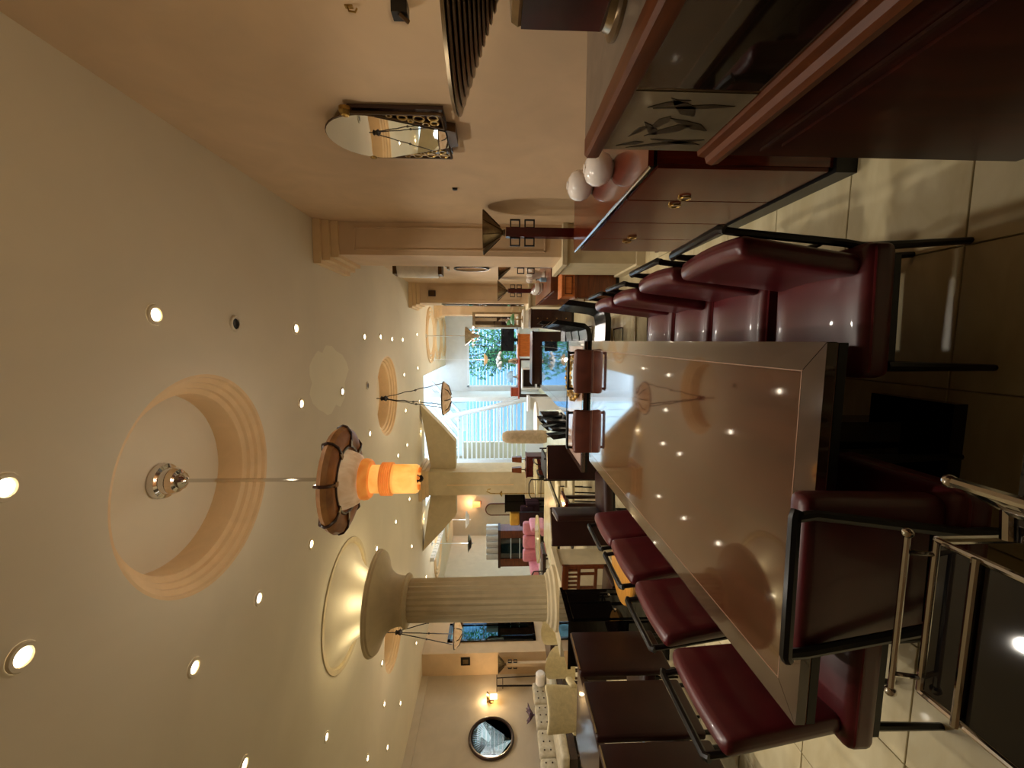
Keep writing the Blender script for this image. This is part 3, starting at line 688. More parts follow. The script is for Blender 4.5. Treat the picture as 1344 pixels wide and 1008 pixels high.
# ================================================================ chrome bar cart at the bottom
bcart = thing('bar_cart', 'chrome tube bar cart with black glass shelves nearest the camera', 'cart', (-.55, .5, 0))
X0, X1, Y0, Y1 = -.175, .155, -.28, .255
def loop_at(z, x0=X0, x1=X1, y0=Y0, y1=Y1): return [(x0,y0,z),(x1,y0,z),(x1,y1,z),(x0,y1,z)]
for (z, lb) in ((.765, 1), (.30, 2)):
    for a, b_ in zip(loop_at(z), loop_at(z)[1:]+loop_at(z)[:1]): MB().tube([a, b_], .0065, 8).build('shelf_rail', 'chrome', bcart)
    MB().bb(X0+.008, X1-.008, Y0+.008, Y1-.008, z-.008, z).build('glass_shelf', 'black_gloss', bcart)
MB().tube([(X0-.005,Y1-.075,.775),(X1+.003,Y1-.075,.775)], .0065, 8).build('cross_bar', 'chrome', bcart)
MB().tube([(X0-.01,Y1+.012,.815),(X1+.01,Y1+.012,.815)], .006, 8).build('handle', 'chrome', bcart)
for x in (X0+.03, X1-.03): MB().tube([(x,Y1,.765),(x,Y1+.012,.815)], .005, 6).build('handle_stay', 'chrome', bcart)
for x in (X0-.01, X1+.01): MB().ell((x,Y1+.012,.815), (.011,.011,.011), 10, 6).build('knob', 'chrome', bcart)
for x in (X0, X1):
    for y in (Y0, Y1):
        MB().tube([(x,y,.765),(x,y,.045)], .0085, 8).build('leg', 'chrome', bcart)
        MB().lathe([(.022,-.008),(.022,.008)], n=14, M=Matrix.Translation((x,y,.022)) @ Matrix.Rotation(R(90),4,'X')).build('wheel', 'black_frame', bcart)
# wine rack leaning beside the cart
rk = thing('chrome_rack', 'chrome rail of a second black glass trolley beside the bar cart', 'cart', (-.20, .48, 0))
MB().tube([(-.06,.235,.795),(-.055,-.3,.795)], .010, 8).build('side_rail', 'chrome', rk)
MB().ell((-.06,.24,.795), (.013,.013,.013), 10, 6).build('knob', 'chrome', rk)
MB().tube([(-.11,.22,.70),(-.10,-.3,.70)], .010, 8).build('shelf_rail', 'chrome', rk)
MB().tube([(-.165,.215,.70),(-.11,.22,.70)], .010, 8).build('shelf_rail', 'chrome', rk)
MB().bb(-.162, .10, -.3, .21, .688, .697).build('glass_shelf', 'black_gloss', rk)
for (x, y) in ((-.11,.22),(-.10,-.3),(.1,.2),(.1,-.3)): MB().tube([(x,y,.69),(x,y,0)], .009, 8).build('leg', 'chrome', rk)
MB().tube([(-.06,.235,.795),(-.11,.22,.70)], .006, 6).build('stay', 'chrome', rk)
# ================================================================ generic furniture makers
def cabinet(name, label, x0, x1, y0, y1, h, mt='wood', face='-x', cols=2, rows=1, knob='gold', cat='cabinet', z0=0, legs=0):
    t = thing(name, label, cat, ((x0+x1)/2, (y0+y1)/2, z0)); hx, hy = (x1-x0)/2, (y1-y0)/2
    zb = legs if legs else .05
    MB().bb(-hx, hx, -hy, hy, zb, h-.03).build('body', mt, t)
    MB().bb(-hx-.015, hx+.015, -hy-.015, hy+.015, h-.03, h).build('top', mt, t)
    if legs:
        for sx in (-1,1):
            for sy in (-1,1): MB().bb(sx*(hx-.02)-.018, sx*(hx-.02)+.018, sy*(hy-.02)-.018, sy*(hy-.02)+.018, 0, zb).build('leg', mt, t)
    else: MB().bb(-hx+.02, hx-.02, -hy+.02, hy-.02, 0, zb).build('plinth', 'black_frame', t)
    ln = hy*2 if face in ('-x','+x') else hx*2
    for c in range(cols):
        for r_ in range(rows):
            a0 = -ln/2+.02+(ln-.04)*c/cols+.006; a1 = -ln/2+.02+(ln-.04)*(c+1)/cols-.006
            b0 = zb+.02+(h-.07-zb)*r_/rows+.006; b1 = zb+.02+(h-.07-zb)*(r_+1)/rows-.006
            if face == '-x': d = MB().bb(-hx-.014, -hx-.001, a0, a1, b0, b1); k = (-hx-.022, (a0+a1)/2, (b0+b1)/2)
            elif face == '+x': d = MB().bb(hx+.001, hx+.014, a0, a1, b0, b1); k = (hx+.022, (a0+a1)/2, (b0+b1)/2)
            else: d = MB().bb(a0, a1, -hy-.014, -hy-.001, b0, b1); k = ((a0+a1)/2, -hy-.022, (b0+b1)/2)
            d = d.build('drawer' if rows > 1 else 'door', mt, t)
            MB().ell(k, (.014,.014,.014), 8, 5).build('knob', knob, d)
    return t
def table(name, label, x0, x1, y0, y1, z, mt, lmt='black_frame', th=.04, oval=False, group=None, ped=False):
    t = thing(name, label, 'table', ((x0+x1)/2, (y0+y1)/2, 0), 0, group); hx, hy = (x1-x0)/2, (y1-y0)/2
    if oval:
        MB().prism([(hx*math.cos(2*math.pi*i/40), hy*math.sin(2*math.pi*i/40)) for i in range(40)], th, Matrix.Translation((0,0,z-th))).build('top', mt, t)
    else: MB().cham((0,0,z-th/2), (2*hx, 2*hy, th), .006).build('top', mt, t)
    if ped:
        MB().lathe([(.22,0),(.22,.02),(.06,.05),(.045,.3),(.05,z-th-.08),(.16,z-th)], n=20).build('pedestal', lmt, t)
    else:
        for sx in (-1,1):
            for sy in (-1,1): MB().bb(sx*(hx-.07)-.022, sx*(hx-.07)+.022, sy*(hy-.07)-.022, sy*(hy-.07)+.022, 0, z-th).build('leg', lmt, t)
        MB().bb(-hx+.06, hx-.06, -hy+.06, hy-.06, z-th-.05, z-th-.001).build('apron', lmt, t)
    return t
def vase(name, label, loc, prof, mt, cat='vase', extra=None):
    t = thing(name, label, cat, loc)
    MB().lathe(prof, n=20).build('body', mt, t)
    if extra: extra(t)
    return t
def make_cantilever(shell='black_leather', pad=None):
    t = thing('cantilever_chair', '', 'chair')
    prof = [(.24,.46),(.10,.455),(-.10,.45),(-.19,.47),(-.215,.54),(-.235,.70),(-.255,.86),(-.26,.90)]
    b = MB()
    P = [(y,z+.03) for y,z in prof] + [(y-.05 if z > .5 else y-.01, z-.03) for y,z in reversed(prof)]
    b.prism(P, .46, YZ(-.23)); b.sharp = 50; b.build('seat_shell', shell, t)
    if pad:
        MB().rbox((0,.03,.50), (.42,.40,.05), .02, 5).build('seat_pad', pad, t)
        MB().rbox((0,-.185,.72), (.42,.04,.34), .018, 5).build('back_pad', shell, t)
    for sx in (-1,1):
        MB().tube([(sx*.2,-.2,.43),(sx*.2,.18,.435),(sx*.2,.23,.42),(sx*.2,.25,.38),(sx*.2,.25,.06),(sx*.2,.23,.02),(sx*.2,.18,.012),(sx*.2,-.22,.012)], .012, 8).build('leg', 'chrome' if not pad else 'black_frame', t)
    MB().tube([(-.2,-.22,.012),(.2,-.22,.012)], .012, 8).build('floor_bar', 'chrome' if not pad else 'black_frame', t)
    return t
def make_iron_chair():
    t = thing('iron_chair', '', 'chair')
    MB().rbox((0,0,.45), (.42,.42,.05), .02, 5).build('seat', 'cream_fabric', t)
    for sx in (-1,1):
        MB().tube([(sx*.19,-.2,.95),(sx*.19,-.19,.45),(sx*.2,-.24,0)], .012, 6).build('leg', 'iron', t)
        MB().tube([(sx*.19,.19,.43),(sx*.19,.21,0)], .012, 6).build('leg', 'iron', t)
    MB().tube([(-.19,-.2,.95),(-.1,-.21,.99),(.1,-.21,.99),(.19,-.2,.95)], .012, 6).build('top_rail', 'iron', t)
    for z in (.62,.75,.86): MB().tube([(-.19,-.195,z),(.19,-.195,z)], .007, 6).build('slat', 'iron', t)
    return t
def make_barrel(mt='cream_fabric'):
    t = thing('barrel_chair', '', 'chair')
    MB().rbox((0,.02,.40), (.46,.44,.12), .04, 6, .02).build('seat', mt, t)
    b = MB(); V = []; F = []; n_ = 16
    for i in range(n_+1):
        a = R(180+ (180*i/n_)); 
        for (r_, z) in ((.25,.36),(.25,.60+.25*math.sin(math.pi*i/n_)**.7),(.20,.59+.25*math.sin(math.pi*i/n_)**.7),(.20,.36)): V.append((r_*math.cos(a), r_*math.sin(a)*.95+.0, z))
    for i in range(n_):
        for k in range(4): F.append((i*4+k, (i+1)*4+k, (i+1)*4+(k+1) % 4, i*4+(k+1) % 4))
    F += [(0,1,2,3), tuple(n_*4+k for k in (3,2,1,0))]
    b.add(V, F); b.sharp = 60; b.build('backrest', mt, t)
    for sx in (-1,1):
        for sy in (-1,1): MB().tube([(sx*.18,sy*.17,.35),(sx*.2,sy*.19,0)], [.02,.012], 6).build('leg', 'dark_wood', t)
    return t

# ================================================================ tables beyond the long table
mt_ = thing('dining_table', 'square brown dining table carrying the gilt oval tray', 'table', (-.69, 4.64, 0))
framed_top(mt_, .69, .46, .75, .06, .06, 'sheen_top', 'table_border', 'inlay')
for sx in (-1,1):
    for sy in (-1,1): MB().bb(sx*.5-.03, sx*.5+.03, sy*.38-.03, sy*.38+.03, 0, .69).build('leg', 'dark_wood', mt_)
tr = thing('oval_tray', 'gilt leafy oval tray mirror lying on the square dining table', 'tray', (-.42, 4.62, .751))
MB().prism([(.20*math.cos(i*math.pi/20), .31*math.sin(i*math.pi/20)) for i in range(40)], .012, Matrix.Translation((0,0,.004))).build('glass', 'mirror', tr)
MB().torus((0,0,.02), 1, .02, 48, 8, None, .215, .33).build('frame', 'gold', tr)
for k in range(26):
    a = 2*math.pi*k/26; MB().ell((.235*math.cos(a), .355*math.sin(a), .03+.01*(k % 2)), (.03,.036,.024), 8, 5).build('leaf', 'gold', tr)
bt = thing('dining_table', 'long black glossy table reflecting the street window', 'table', (-.48, 6.78, 0))
framed_top(bt, .47, 1.6, .75, .10, .07, 'black_gloss', 'black_gloss', 'black_frame')
for sy in (-1,1): MB().bb(-.2, .2, sy*1.38-.06, sy*1.38+.06, 0, .68).build('leg', 'black_gloss', bt)
cn = make_cantilever(); u4 = [False]
for k, (x, y, rz, lb) in enumerate(((.11,4.62,94,'black leather cantilever chair right of the square dining table'),(-.05,5.5,92,'black leather cantilever chair right of the black table, nearest one'),(-.05,6.05,92,'black leather cantilever chair right of the black table, second one'),(-.05,6.6,90,'black leather cantilever chair right of the black table, third one'),(.03,7.2,90,'black leather cantilever chair right of the black table, farthest one'))):
    place(cn, u4, (x, y, 0), R(rz), lb, 'black cantilever chairs')
cw = make_cantilever('black_leather', 'paper'); u5 = [False]
for k, (x, y, rz, lb) in enumerate(((-1.06,5.72,-82,'black and white padded chair left of the black table, nearest one'),(-1.06,6.3,-84,'black and white padded chair left of the black table, middle one'),(-1.06,6.9,-90,'black and white padded chair left of the black table, farthest one'))):
    place(cw, u5, (x, y, 0), R(rz), lb, 'black and white chairs')
place(kc, u3, (-1.60, 5.42, 0), R(6), 'dark brown flat-backed chair left of the square dining table, farther one', 'dark chairs with backs to the long table')
place(kc, u3, (-1.74, 4.5, 0), R(-80), 'dark brown flat-backed chair left of the square dining table, nearer one', 'dark chairs with backs to the long table')

# ================================================================ middle left: cream-topped tables and iron chairs
table('marble_table', 'cream marble dining table on black iron legs behind the fluted column', -3.75, -2.45, 5.95, 7.4, .75, 'cream_top', 'iron', .035)
table('oval_table', 'small cream oval table before the square column, right one', -3.35, -2.55, 8.2, 9.1, .80, 'cream_top', 'iron', .03, True, ped=True)
table('oval_table', 'cream oval pedestal table left of the marble table', -4.75, -3.75, 8.0, 8.9, .77, 'cream_top', 'iron', .03, True, ped=True)
ic = make_iron_chair(); u6 = [False]
for (x, y, rz, lb) in ((-2.3,6.35,90,'black iron chair on the right of the marble table, nearer one'),(-2.3,7.0,90,'black iron chair on the right of the marble table, farther one'),(-4.05,6.3,-90,'black iron chair on the left of the marble table, nearer one'),(-4.05,7.0,-90,'black iron chair on the left of the marble table, farther one'),(-2.95,7.75,180,'black iron chair at the far end of the marble table')):
    place(ic, u6, (x, y, 0), R(rz), lb, 'iron chairs around the marble table')
cc = thing('carved_chair', 'dark carved wooden chair with slatted back before the column pedestal', 'chair', (-2.78, 4.3, 0), R(175)); cc.scale = (.9, .9, .89)
MB().cham((0,0,.44), (.44,.42,.05), .01).build('seat', 'dark_wood', cc)
for sx in (-1,1):
    MB().bb(sx*.2-.02, sx*.2+.02, -.21, -.17, 0, .98).build('leg', 'wood', cc); MB().bb(sx*.2-.02, sx*.2+.02, .16, .2, 0, .415).build('leg', 'wood', cc)
MB().bb(-.22,.22,-.215,-.165,.92,1.0).build('top_rail', 'wood', cc); MB().bb(-.18,.18,-.205,-.175,.76,.80).build('mid_rail', 'wood', cc); MB().bb(-.18,.18,-.205,-.175,.54,.58).build('low_rail', 'wood', cc)
for k in range(6): MB().bb(-.15+.06*k-.01, -.15+.06*k+.01, -.2,-.18,.80,.92).build('slat', 'wood', cc)
for sx in (-1,1): MB().bb(sx*.1-.015, sx*.1+.015, -.2,-.18,.58,.76).build('slat', 'wood', cc)
hs = thing('round_stool', 'honey-coloured round wooden stool behind the left burgundy chairs', 'stool', (-2.2, 3.72, 0))
MB().lathe([(.0,.40),(.27,.40),(.30,.41),(.31,.43),(.30,.45),(.0,.455)], n=40).build('seat', 'honey', hs)
MB().lathe([(.2,0),(.22,.05),(.16,.2),(.24,.399)], n=24).build('base', 'honey', hs)
cabinet('black_cabinet', 'black glossy cabinet in front of the fluted column', -3.05, -2.6, 3.55, 4.05, .98, 'black_gloss', '+x', 2, 1, 'chrome')
table('wood_table', 'small red-brown wooden table between the column and the dark chairs', -2.7, -2.2, 5.42, 5.84, .70, 'mahogany', 'dark_wood')
place(kc, u3, (-2.33, 4.95, 0), R(25), 'dark brown flat-backed chair turned aside between the square table and the fluted column', 'dark chairs with backs to the long table')
et = thing('iron_etagere', 'low black iron plant rack with two shelves before the marble table', 'rack', (-1.88, 6.15, 0))
for sx in (-1,1):
    for sy in (-1,1): MB().tube([(sx*.16,sy*.3,0),(sx*.16,sy*.3,.95)], .012, 6).build('post', 'iron', et)
for z in (.28,.6,.9): MB().bb(-.17,.17,-.31,.31,z,z+.02).build('shelf', 'iron', et)


# ================================================================ left side of the showroom
def chaise():
    t = thing('tufted_sofa', 'long cream button-tufted sofa along the left wall', 'sofa', (-8.15, 8.1, 0))
    MB().rbox((.02,0,.34), (.78,2.5,.16), .05, 7, .02).build('seat', 'tufted', t)
    for k in range(4):
        b = MB().rbox((-.32,-.93+.62*k,.58), (.16,.60,.36), .06, 7).build('back_cushion', 'tufted', t)
        for i in range(3):
            for j in range(2): MB().ell((-.235,-.93+.62*k-.18+.18*i,.52+.13*j), (.012,.018,.018), 8, 5).build('button', 'dark_wood', b)
    MB().lathe([(.0,-.16),(.09,-.155),(.12,-.12),(.12,.12),(.09,.155),(0,.16)], n=20, M=Matrix.Translation((-.1,1.16,.56)) @ Matrix.Rotation(R(90),4,'Y')).build('bolster', 'white_glass', t)
    MB().bb(-.4,.38,-1.24,1.24,.12,.26).build('frame', 'dark_wood', t)
    for sx in (-1,1):
        for sy in (-1,1): MB().tube([(sx*.33,sy*1.15,.12),(sx*.34,sy*1.17,0)], [.03,.018], 8).build('leg', 'dark_wood', t)
chaise()
table('console_table', 'narrow dark console behind the tufted sofa on the left wall', -8.83, -8.6, 6.9, 9.15, .72, 'dark_wood', 'dark_wood')
gv = thing('glass_centrepiece', 'mauve glass leaf centrepiece on the dark console', 'vase', (-8.72, 8.75, .721))
MB().lathe([(.05,0),(.05,.01),(.015,.03),(.015,.06),(.03,.07)], n=16).build('foot', 'purple_glass', gv)
for k in range(9):
    a = k*.7; l_ = .16+.08*(k % 3)
    MB().tube([(.0,.0,.06),(.03*math.cos(a),l_*.5*math.sin(a),.15),(.05*math.cos(a),l_*math.sin(a),.16+.06*(k % 2))], [.02,.035,.006], 6).build('leaf', 'purple_glass', gv)
ba = make_barrel(); u7 = [False]
for (px, py, lb, rz) in ((709,826,'cream round-backed chair beside the fluted column pedestal',20),(714,868,'cream round-backed chair beside the white bolster of the tufted sofa',10)):
    p = PZ(px, py, .84); place(ba, u7, (p.x, p.y, 0), R(rz), lb, 'cream round-backed chairs')
ac = thing('armchair', 'cream high-backed armchair at the picture bottom before the tufted sofa', 'armchair', (-5.15, 5.3, 0), R(30))
MB().rbox((0,.03,.40), (.50,.48,.14), .05, 6, .02).build('seat', 'cream_fabric', ac)
MB().rbox((0,-.24,.66), (.54,.10,.56), .04, 7, 0, None, lambda q: (q.x*(1+.06*q.z/.28), q.y+.10*(q.x/.27)**2, q.z+.03*(q.x/.27)**2)).build('backrest', 'cream_fabric', ac)
for sx in (-1,1): MB().rbox((sx*.26,.02,.56), (.07,.44,.10), .03, 5).build('armrest', 'cream_fabric', ac)
for sx in (-1,1):
    for sy in (-1,1): MB().tube([(sx*.22,sy*.2,.33),(sx*.23,sy*.22,0)], [.022,.014], 6).build('leg', 'dark_wood', ac)
    MB().bb(sx*.26-.02, sx*.26+.02, .0,.04,.33,.52).build('arm_post', 'dark_wood', ac)
table('side_table', 'dark square table between the cream chairs and the dark chairs', -4.6, -3.7, 3.3, 4.3, .72, 'dark_wood', 'dark_wood')
table('side_table', 'small dark table beside the cream high-backed armchair', -6.4, -5.7, 7.2, 8.2, .62, 'dark_wood', 'dark_wood')
# round mirror, wall sconce
rmr = thing('round_mirror', 'round mirror in a dark frame on the left wall', 'mirror', (WL+.005, 8.32, 1.755))
MB().lathe([(.0,.02),(.455,.02)], n=48, M=Matrix.Rotation(R(90),4,'Y')).prism([(0,0),(.001,0),(0,.001)], .001).build('glass', 'mirror', rmr)
MB().torus((0,0,0), .48, .035, 56, 8, Matrix.Translation((.03,0,0)) @ Matrix.Rotation(R(90),4,'Y')).build('frame', 'dark_wood', rmr)
p = PX(645,921,WL)
ws = thing('wall_sconce', 'glowing brass wall sconce beside the round mirror', 'sconce', (WL+.003, p.y, p.z))
MB().lathe([(.06,0),(.06,.012),(.03,.03)], n=20, M=Matrix.Rotation(R(90),4,'Y')).build('back_plate', 'brushed', ws)
MB().tube([(.02,0,0),(.09,0,-.02),(.12,0,.02)], .012, 8).build('arm', 'brushed', ws)
MB().lathe([(.05,-.14),(.055,-.13),(.055,.02),(.05,.03)], (.13,0,-.0), 20).build('glass_shade', 'bulb_warm', ws)
MB().lathe([(.02,.03),(.07,.05),(.12,.11),(.125,.115),(.06,.06),(.02,.04)], (.13,0,.0), 24).build('cup', 'brushed', ws)
light('POINT', 'sconce_bulb', (.25,0,-.04), 6, (1,.74,.42), ws, .05)
light('POINT', 'sconce_bulb', (.13,0,.16), 4, (1,.74,.42), ws, .03)
p = PY(611,868,10.09); pq = MB().box((0,0,0),(.22,.02,.24)).build('picture_plaque', 'black_frame'); pq.location = (p.x, 10.088, p.z); tag(pq, 'small black square plaque high on the left pier', 'plaque')
MB().box((0,-.012,0),(.12,.006,.14)).build('relief', 'brushed', pq)
floor_lamp('tan floor lamp with four little frames before the left pier', (-8.36, 9.86, 0), 1.6, 'wall_paint', 'brushed')
ps = thing('plant_stand', 'tall thin black metal stand against the left wall', 'stand', (-8.62, 9.56, 0))
for k in range(3):
    a = k*2.094+.5; MB().tube([(.17*math.cos(a),.12*math.sin(a),0),(.12*math.cos(a),.09*math.sin(a),1.62)], .012, 6).build('leg', 'iron', ps)
MB().lathe([(.18,1.62),(.18,1.64)], n=24).build('top', 'iron', ps); MB().torus((0,0,1.48), .11, .008, 20, 6).build('ring', 'iron', ps)

# ================================================================ right wall beyond the near pilaster
cab = cabinet('wooden_cabinet', 'honey-brown wooden cabinet between the two right pilasters', .72, 1.26, 6.05, 8.3, .86, 'wood', '-x', 5, 1)
od = cabinet('bedside_chest', 'small orange wooden chest with carved front behind the near pilaster', .58, .90, 5.55, 5.9, .60, 'wood', '-x', 1, 2)
od = thing('wooden_box', 'bright orange wooden box on the small chest behind the near pilaster', 'box', (.74, 5.72, .601))
MB().bb(-.15,.15,-.16,.16,0,.16).build('body', 'orange_wood', od)
for (a0,a1,z0,z1) in ((-.12,.12,.03,.04),(-.12,.12,.12,.13),(-.12,-.11,.04,.12),(.11,.12,.04,.12)): MB().bb(a0,a1,-.168,-.161,z0,z1).build('moulding', 'oak_trim', od)
MB().bb(-.16,.16,-.17,.17,.161,.175).build('lid', 'orange_wood', od)
floor_lamp('second dark red lamp with chrome shade behind the wooden cabinet', (1.02, 8.62, 0), 1.62)
floor_lamp('dark red floor lamp half hidden behind the near pilaster', (1.04, 5.78, 0), 1.62)
jar = MB().lathe([(.07,0),(.085,.02),(.09,.07),(.085,.12),(.07,.14),(.0,.145)], n=20)
for k in range(3):
    j = thing('banded_jar', ['white and brown banded jar on the wooden cabinet, nearest', 'white and brown banded jar on the wooden cabinet, middle', 'white and brown banded jar on the wooden cabinet, farthest'][k], 'jar', (.90, 7.1+.22*k, .861), 0, 'banded jars on the wooden cabinet')
    MB().lathe([(.06,0),(.075,.01),(.08,.05),(.08,.10),(.07,.13),(.0,.135)], n=20).build('body', 'paper', j)
    MB().torus((0,0,.05), .08, .008, 24, 6).build('band', 'wood', j); MB().lathe([(.0,.136),(.06,.136),(.04,.155),(0,.16)], n=16).build('lid', 'wood', j)
fv = thing('crystal_vase', 'cut crystal vase with petal rim on the wooden cabinet', 'vase', (1.06, 6.75, .861))
MB().lathe([(.05,0),(.06,.01),(.04,.05),(.07,.14),(.10,.22),(.09,.225),(.06,.15)], n=24, flute=.1, nf=8).build('body', 'frosted', fv)
for k in range(8): a = k*.785; MB().ell((.11*math.cos(a),.11*math.sin(a),.25), (.03,.03,.05), 8, 5).build('petal', 'white_glass', fv)
bb_ = thing('small_bottle', 'small blue glass bottle next to the crystal vase', 'bottle', (.95, 6.55, .861))
MB().lathe([(.03,0),(.035,.01),(.035,.09),(.012,.12),(.012,.15)], n=14).build('body', 'blue_shade', bb_); MB().lathe([(.016,.151),(.016,.17)], n=10).build('stopper', 'chrome', bb_)
om = thing('oval_mirror', 'oval mirror in a thin dark frame on the right wall', 'mirror', (WR-.02, 7.45, 2.08))
MB().prism([(.2*math.cos(i*math.pi/18), .29*math.sin(i*math.pi/18)) for i in range(36)], .01, YZ(-.012)).build('glass', 'mirror', om)
MB().tube([(-.005, .21*math.cos(i*math.pi/18), .30*math.sin(i*math.pi/18)) for i in range(36)], .016, 6, True).build('frame', 'black_frame', om)
ss = thing('wall_sconce', 'tall white half-round sconce with stepped wooden back on the right wall', 'sconce', (WR-.002, 6.75, 2.42))
MB().bb(-.05,0,-.16,.16,0,.94).build('back_plate', 'moulding', ss)
MB().lathe([(.13,.14),(.14,.16),(.14,.76),(.13,.78)], (-.15,0,0), 28).build('glass_shade', 'frosted', ss)
MB().bb(-.25,-.04,-.13,.13,.08,.135).build('lower_bracket', 'bronze', ss); MB().bb(-.25,-.04,-.13,.13,.785,.84).build('upper_bracket', 'bronze', ss)
for k in range(3): MB().bb(-.1-.03*k,-.0505,-.1+.01*k,.1-.01*k,.04-.03*k,.065-.03*k).build('step', 'brushed', ss)
lm = thing('tall_mirror', 'tall narrow mirror strip on the side of the second pilaster', 'mirror', (.838, 9.85, 1.0))
MB().bb(-.012,-.001,-.18,.18,0,1.9).build('glass', 'mirror', lm)
for s_ in (-1,1): MB().bb(-.018,-.001,s_*.19-.009,s_*.19+.009,0,1.9).build('frame', 'black_frame', lm)
cabinet('tall_chest', 'dark mahogany chest of drawers before the second pilaster', .28, .66, 8.75, 9.3, .92, 'dark_wood', '-y', 1, 4)
# far right: between second and third pilaster
cabinet('drawer_unit', 'orange-fronted drawer unit below the street window', -.42, .18, 11.0, 11.4, 1.06, 'orange_wood', '-y', 2, 3)
tv = thing('television', 'black flat television on the orange drawer unit', 'television', (.02, 11.15, 1.061))
MB().bb(-.12,.12,-.08,.08,0,.015).build('foot', 'black_frame', tv); MB().bb(-.04,.04,-.01,.01,.015,.1).build('neck', 'black_frame', tv)
MB().bb(-.3,.3,-.02,.02,.1,.45).build('casing', 'black_frame', tv); MB().bb(-.285,.285,-.0225,-.0205,.115,.435).build('screen', 'screen', tv)
pf = thing('standing_mirror', 'silver frame mirror leaning before the far pilaster', 'mirror', (.62, 12.4, 0))
MB().bb(-.22,.22,-.03,.0,.9,2.35).build('frame', 'brushed', pf); MB().bb(-.16,.16,-.036,-.031,.98,2.27).build('glass', 'mirror', pf); MB().bb(-.2,.2,-.05,.2,0,.9).build('stand', 'paper', pf)
gl_ = thing('desk_lamp', 'green shaded desk lamp on the pale chest at the far right', 'lamp', (.55, 10.75, .96))
MB().lathe([(.09,0),(.09,.015),(.015,.03),(.012,.26)], n=20).build('stem', 'gold', gl_); MB().lathe([(.16,.22),(.13,.28),(.05,.32),(.01,.33),(.04,.31),(.12,.27),(.15,.22)], n=24).build('shade', 'leaf', gl_)
cabinet('pale_chest', 'pale grey chest at the far right below the green lamp', .32, .78, 10.55, 11.0, .958, 'paper', '-y', 1, 3)
vp2 = [(.05,0),(.08,.02),(.10,.10),(.06,.24),(.05,.28),(.07,.30)]
def blooms(n_, r_, z_, mt_b):
    def f(t):
        for k in range(n_):
            a = k*2.4; q = r_*math.sqrt((k+.5)/n_); x, y, z = q*math.cos(a), q*math.sin(a), z_+.14*math.cos(q/r_*1.4)
            s = MB().tube([(0,0,.25),(x*.5,y*.5,(z+.25)/2+.05),(x,y,z)], .005, 5).build('stem', 'leaf', t)
            MB().ell((x,y,z), (.05,.05,.045), 8, 6).build('bloom', mt_b, s)
    return f
table('console_table', 'reddish console table under the street window', -1.75, -.5, 12.3, 12.8, .98, 'terracotta', 'dark_wood')
vase('flower_vase', 'silver vase of white and pale blue flowers before the street window', (-.62, 12.5, .981), vp2, 'chrome', 'vase', blooms(16, .28, .5, 'petals'))
tl = thing('table_lamp', 'table lamp with pale blue dome shade before the street window', 'lamp', (-1.1, 12.5, .981))
MB().lathe([(.09,0),(.09,.02),(.03,.05),(.02,.2)], n=18).build('base', 'paper', tl); MB().lathe([(.19,.16),(.18,.24),(.13,.32),(.05,.37),(0,.375)], n=28).build('shade', 'blue_shade', tl)
bx = thing('storage_box', 'terracotta lidded box at the left of the console table', 'box', (-1.55, 12.5, .981))
MB().cham((0,0,.09), (.26,.26,.18), .01).build('body', 'terracotta', bx); MB().cham((0,0,.2), (.28,.28,.035), .008).build('lid', 'terracotta', bx)
sh_ = thing('white_shelf', 'white open shelf unit with two compartments before the window', 'shelf', (-.95, 10.4, 0))
for (x0,x1,z0,z1) in ((-.26,-.23,0,1.0),(.23,.26,0,1.0),(-.23,.23,.97,1.0),(-.23,.23,.62,.65),(-.23,.23,.3,.33)): MB().bb(x0,x1,-.15,.15,z0,z1).build('board', 'white_metal', sh_)
MB().bb(-.229,.229,.14,.149,.02,.96).build('back_panel', 'dark_wood', sh_)
pe = thing('white_pedestal', 'white square pedestal before the lower window wall', 'pedestal', (-1.5, 9.8, 0))
MB().bb(-.14,.14,-.14,.14,.06,.84).build('shaft', 'white_metal', pe); MB().bb(-.18,.18,-.18,.18,0,.06).build('base', 'white_metal', pe); MB().bb(-.18,.18,-.18,.18,.84,.9).build('cap', 'white_metal', pe)
table('marble_table', 'round white marble table beside the white pedestal', -2.25, -1.35, 8.55, 9.4, .78, 'paper', 'white_metal', .04, True, ped=True)
cabinet('dark_desk', 'dark brown desk beyond the black glossy table', -.95, .2, 9.0, 9.6, .86, 'dark_wood', '-y', 3, 1)
# beige fabric column lamp, small shaded lamps, red chest by the louvred window
p = PY(700,565,8.9)
bl = thing('fabric_floor_lamp', 'tall beige fabric cylinder lamp before the louvred window', 'lamp', (p.x, 8.3, 0))
MB().lathe([(.15,0),(.15,.025),(.02,.05),(.015,.62)], n=20).build('base', 'brushed', bl); MB().lathe([(.05,.60),(.12,.61),(.14,.7),(.135,1.3),(.12,1.45),(.07,1.52),(0,1.53)], n=24).build('shade', 'beige_fabric', bl)
cabinet('red_chest', 'dark red chest beside the square column', -3.25, -2.75, 9.55, 9.95, .93, 'red_wood', '-y', 2, 2)
for k, x in enumerate((-2.87, -3.13)):
    tl = thing('table_lamp', ['small lamp with brown box shade on the red chest, right one', 'small lamp with brown box shade on the red chest, left one'][k], 'lamp', (x, 9.75, .931), 0, 'brown shaded lamps on the red chest')
    MB().lathe([(.05,0),(.05,.01),(.012,.02),(.01,.12)], n=14).build('base', 'bronze', tl); MB().lathe([(.10,.10),(.075,.33),(.07,.33),(.095,.10)], n=4, M=Matrix.Rotation(R(45),4,'Z')).build('shade', 'wood', tl)
cl = thing('reading_lamp', 'slim gold gooseneck floor lamp in front of the square column', 'lamp', (-3.72, 9.72, 0))
MB().lathe([(.13,0),(.13,.02),(.015,.03)], n=20).build('base', 'gold', cl)
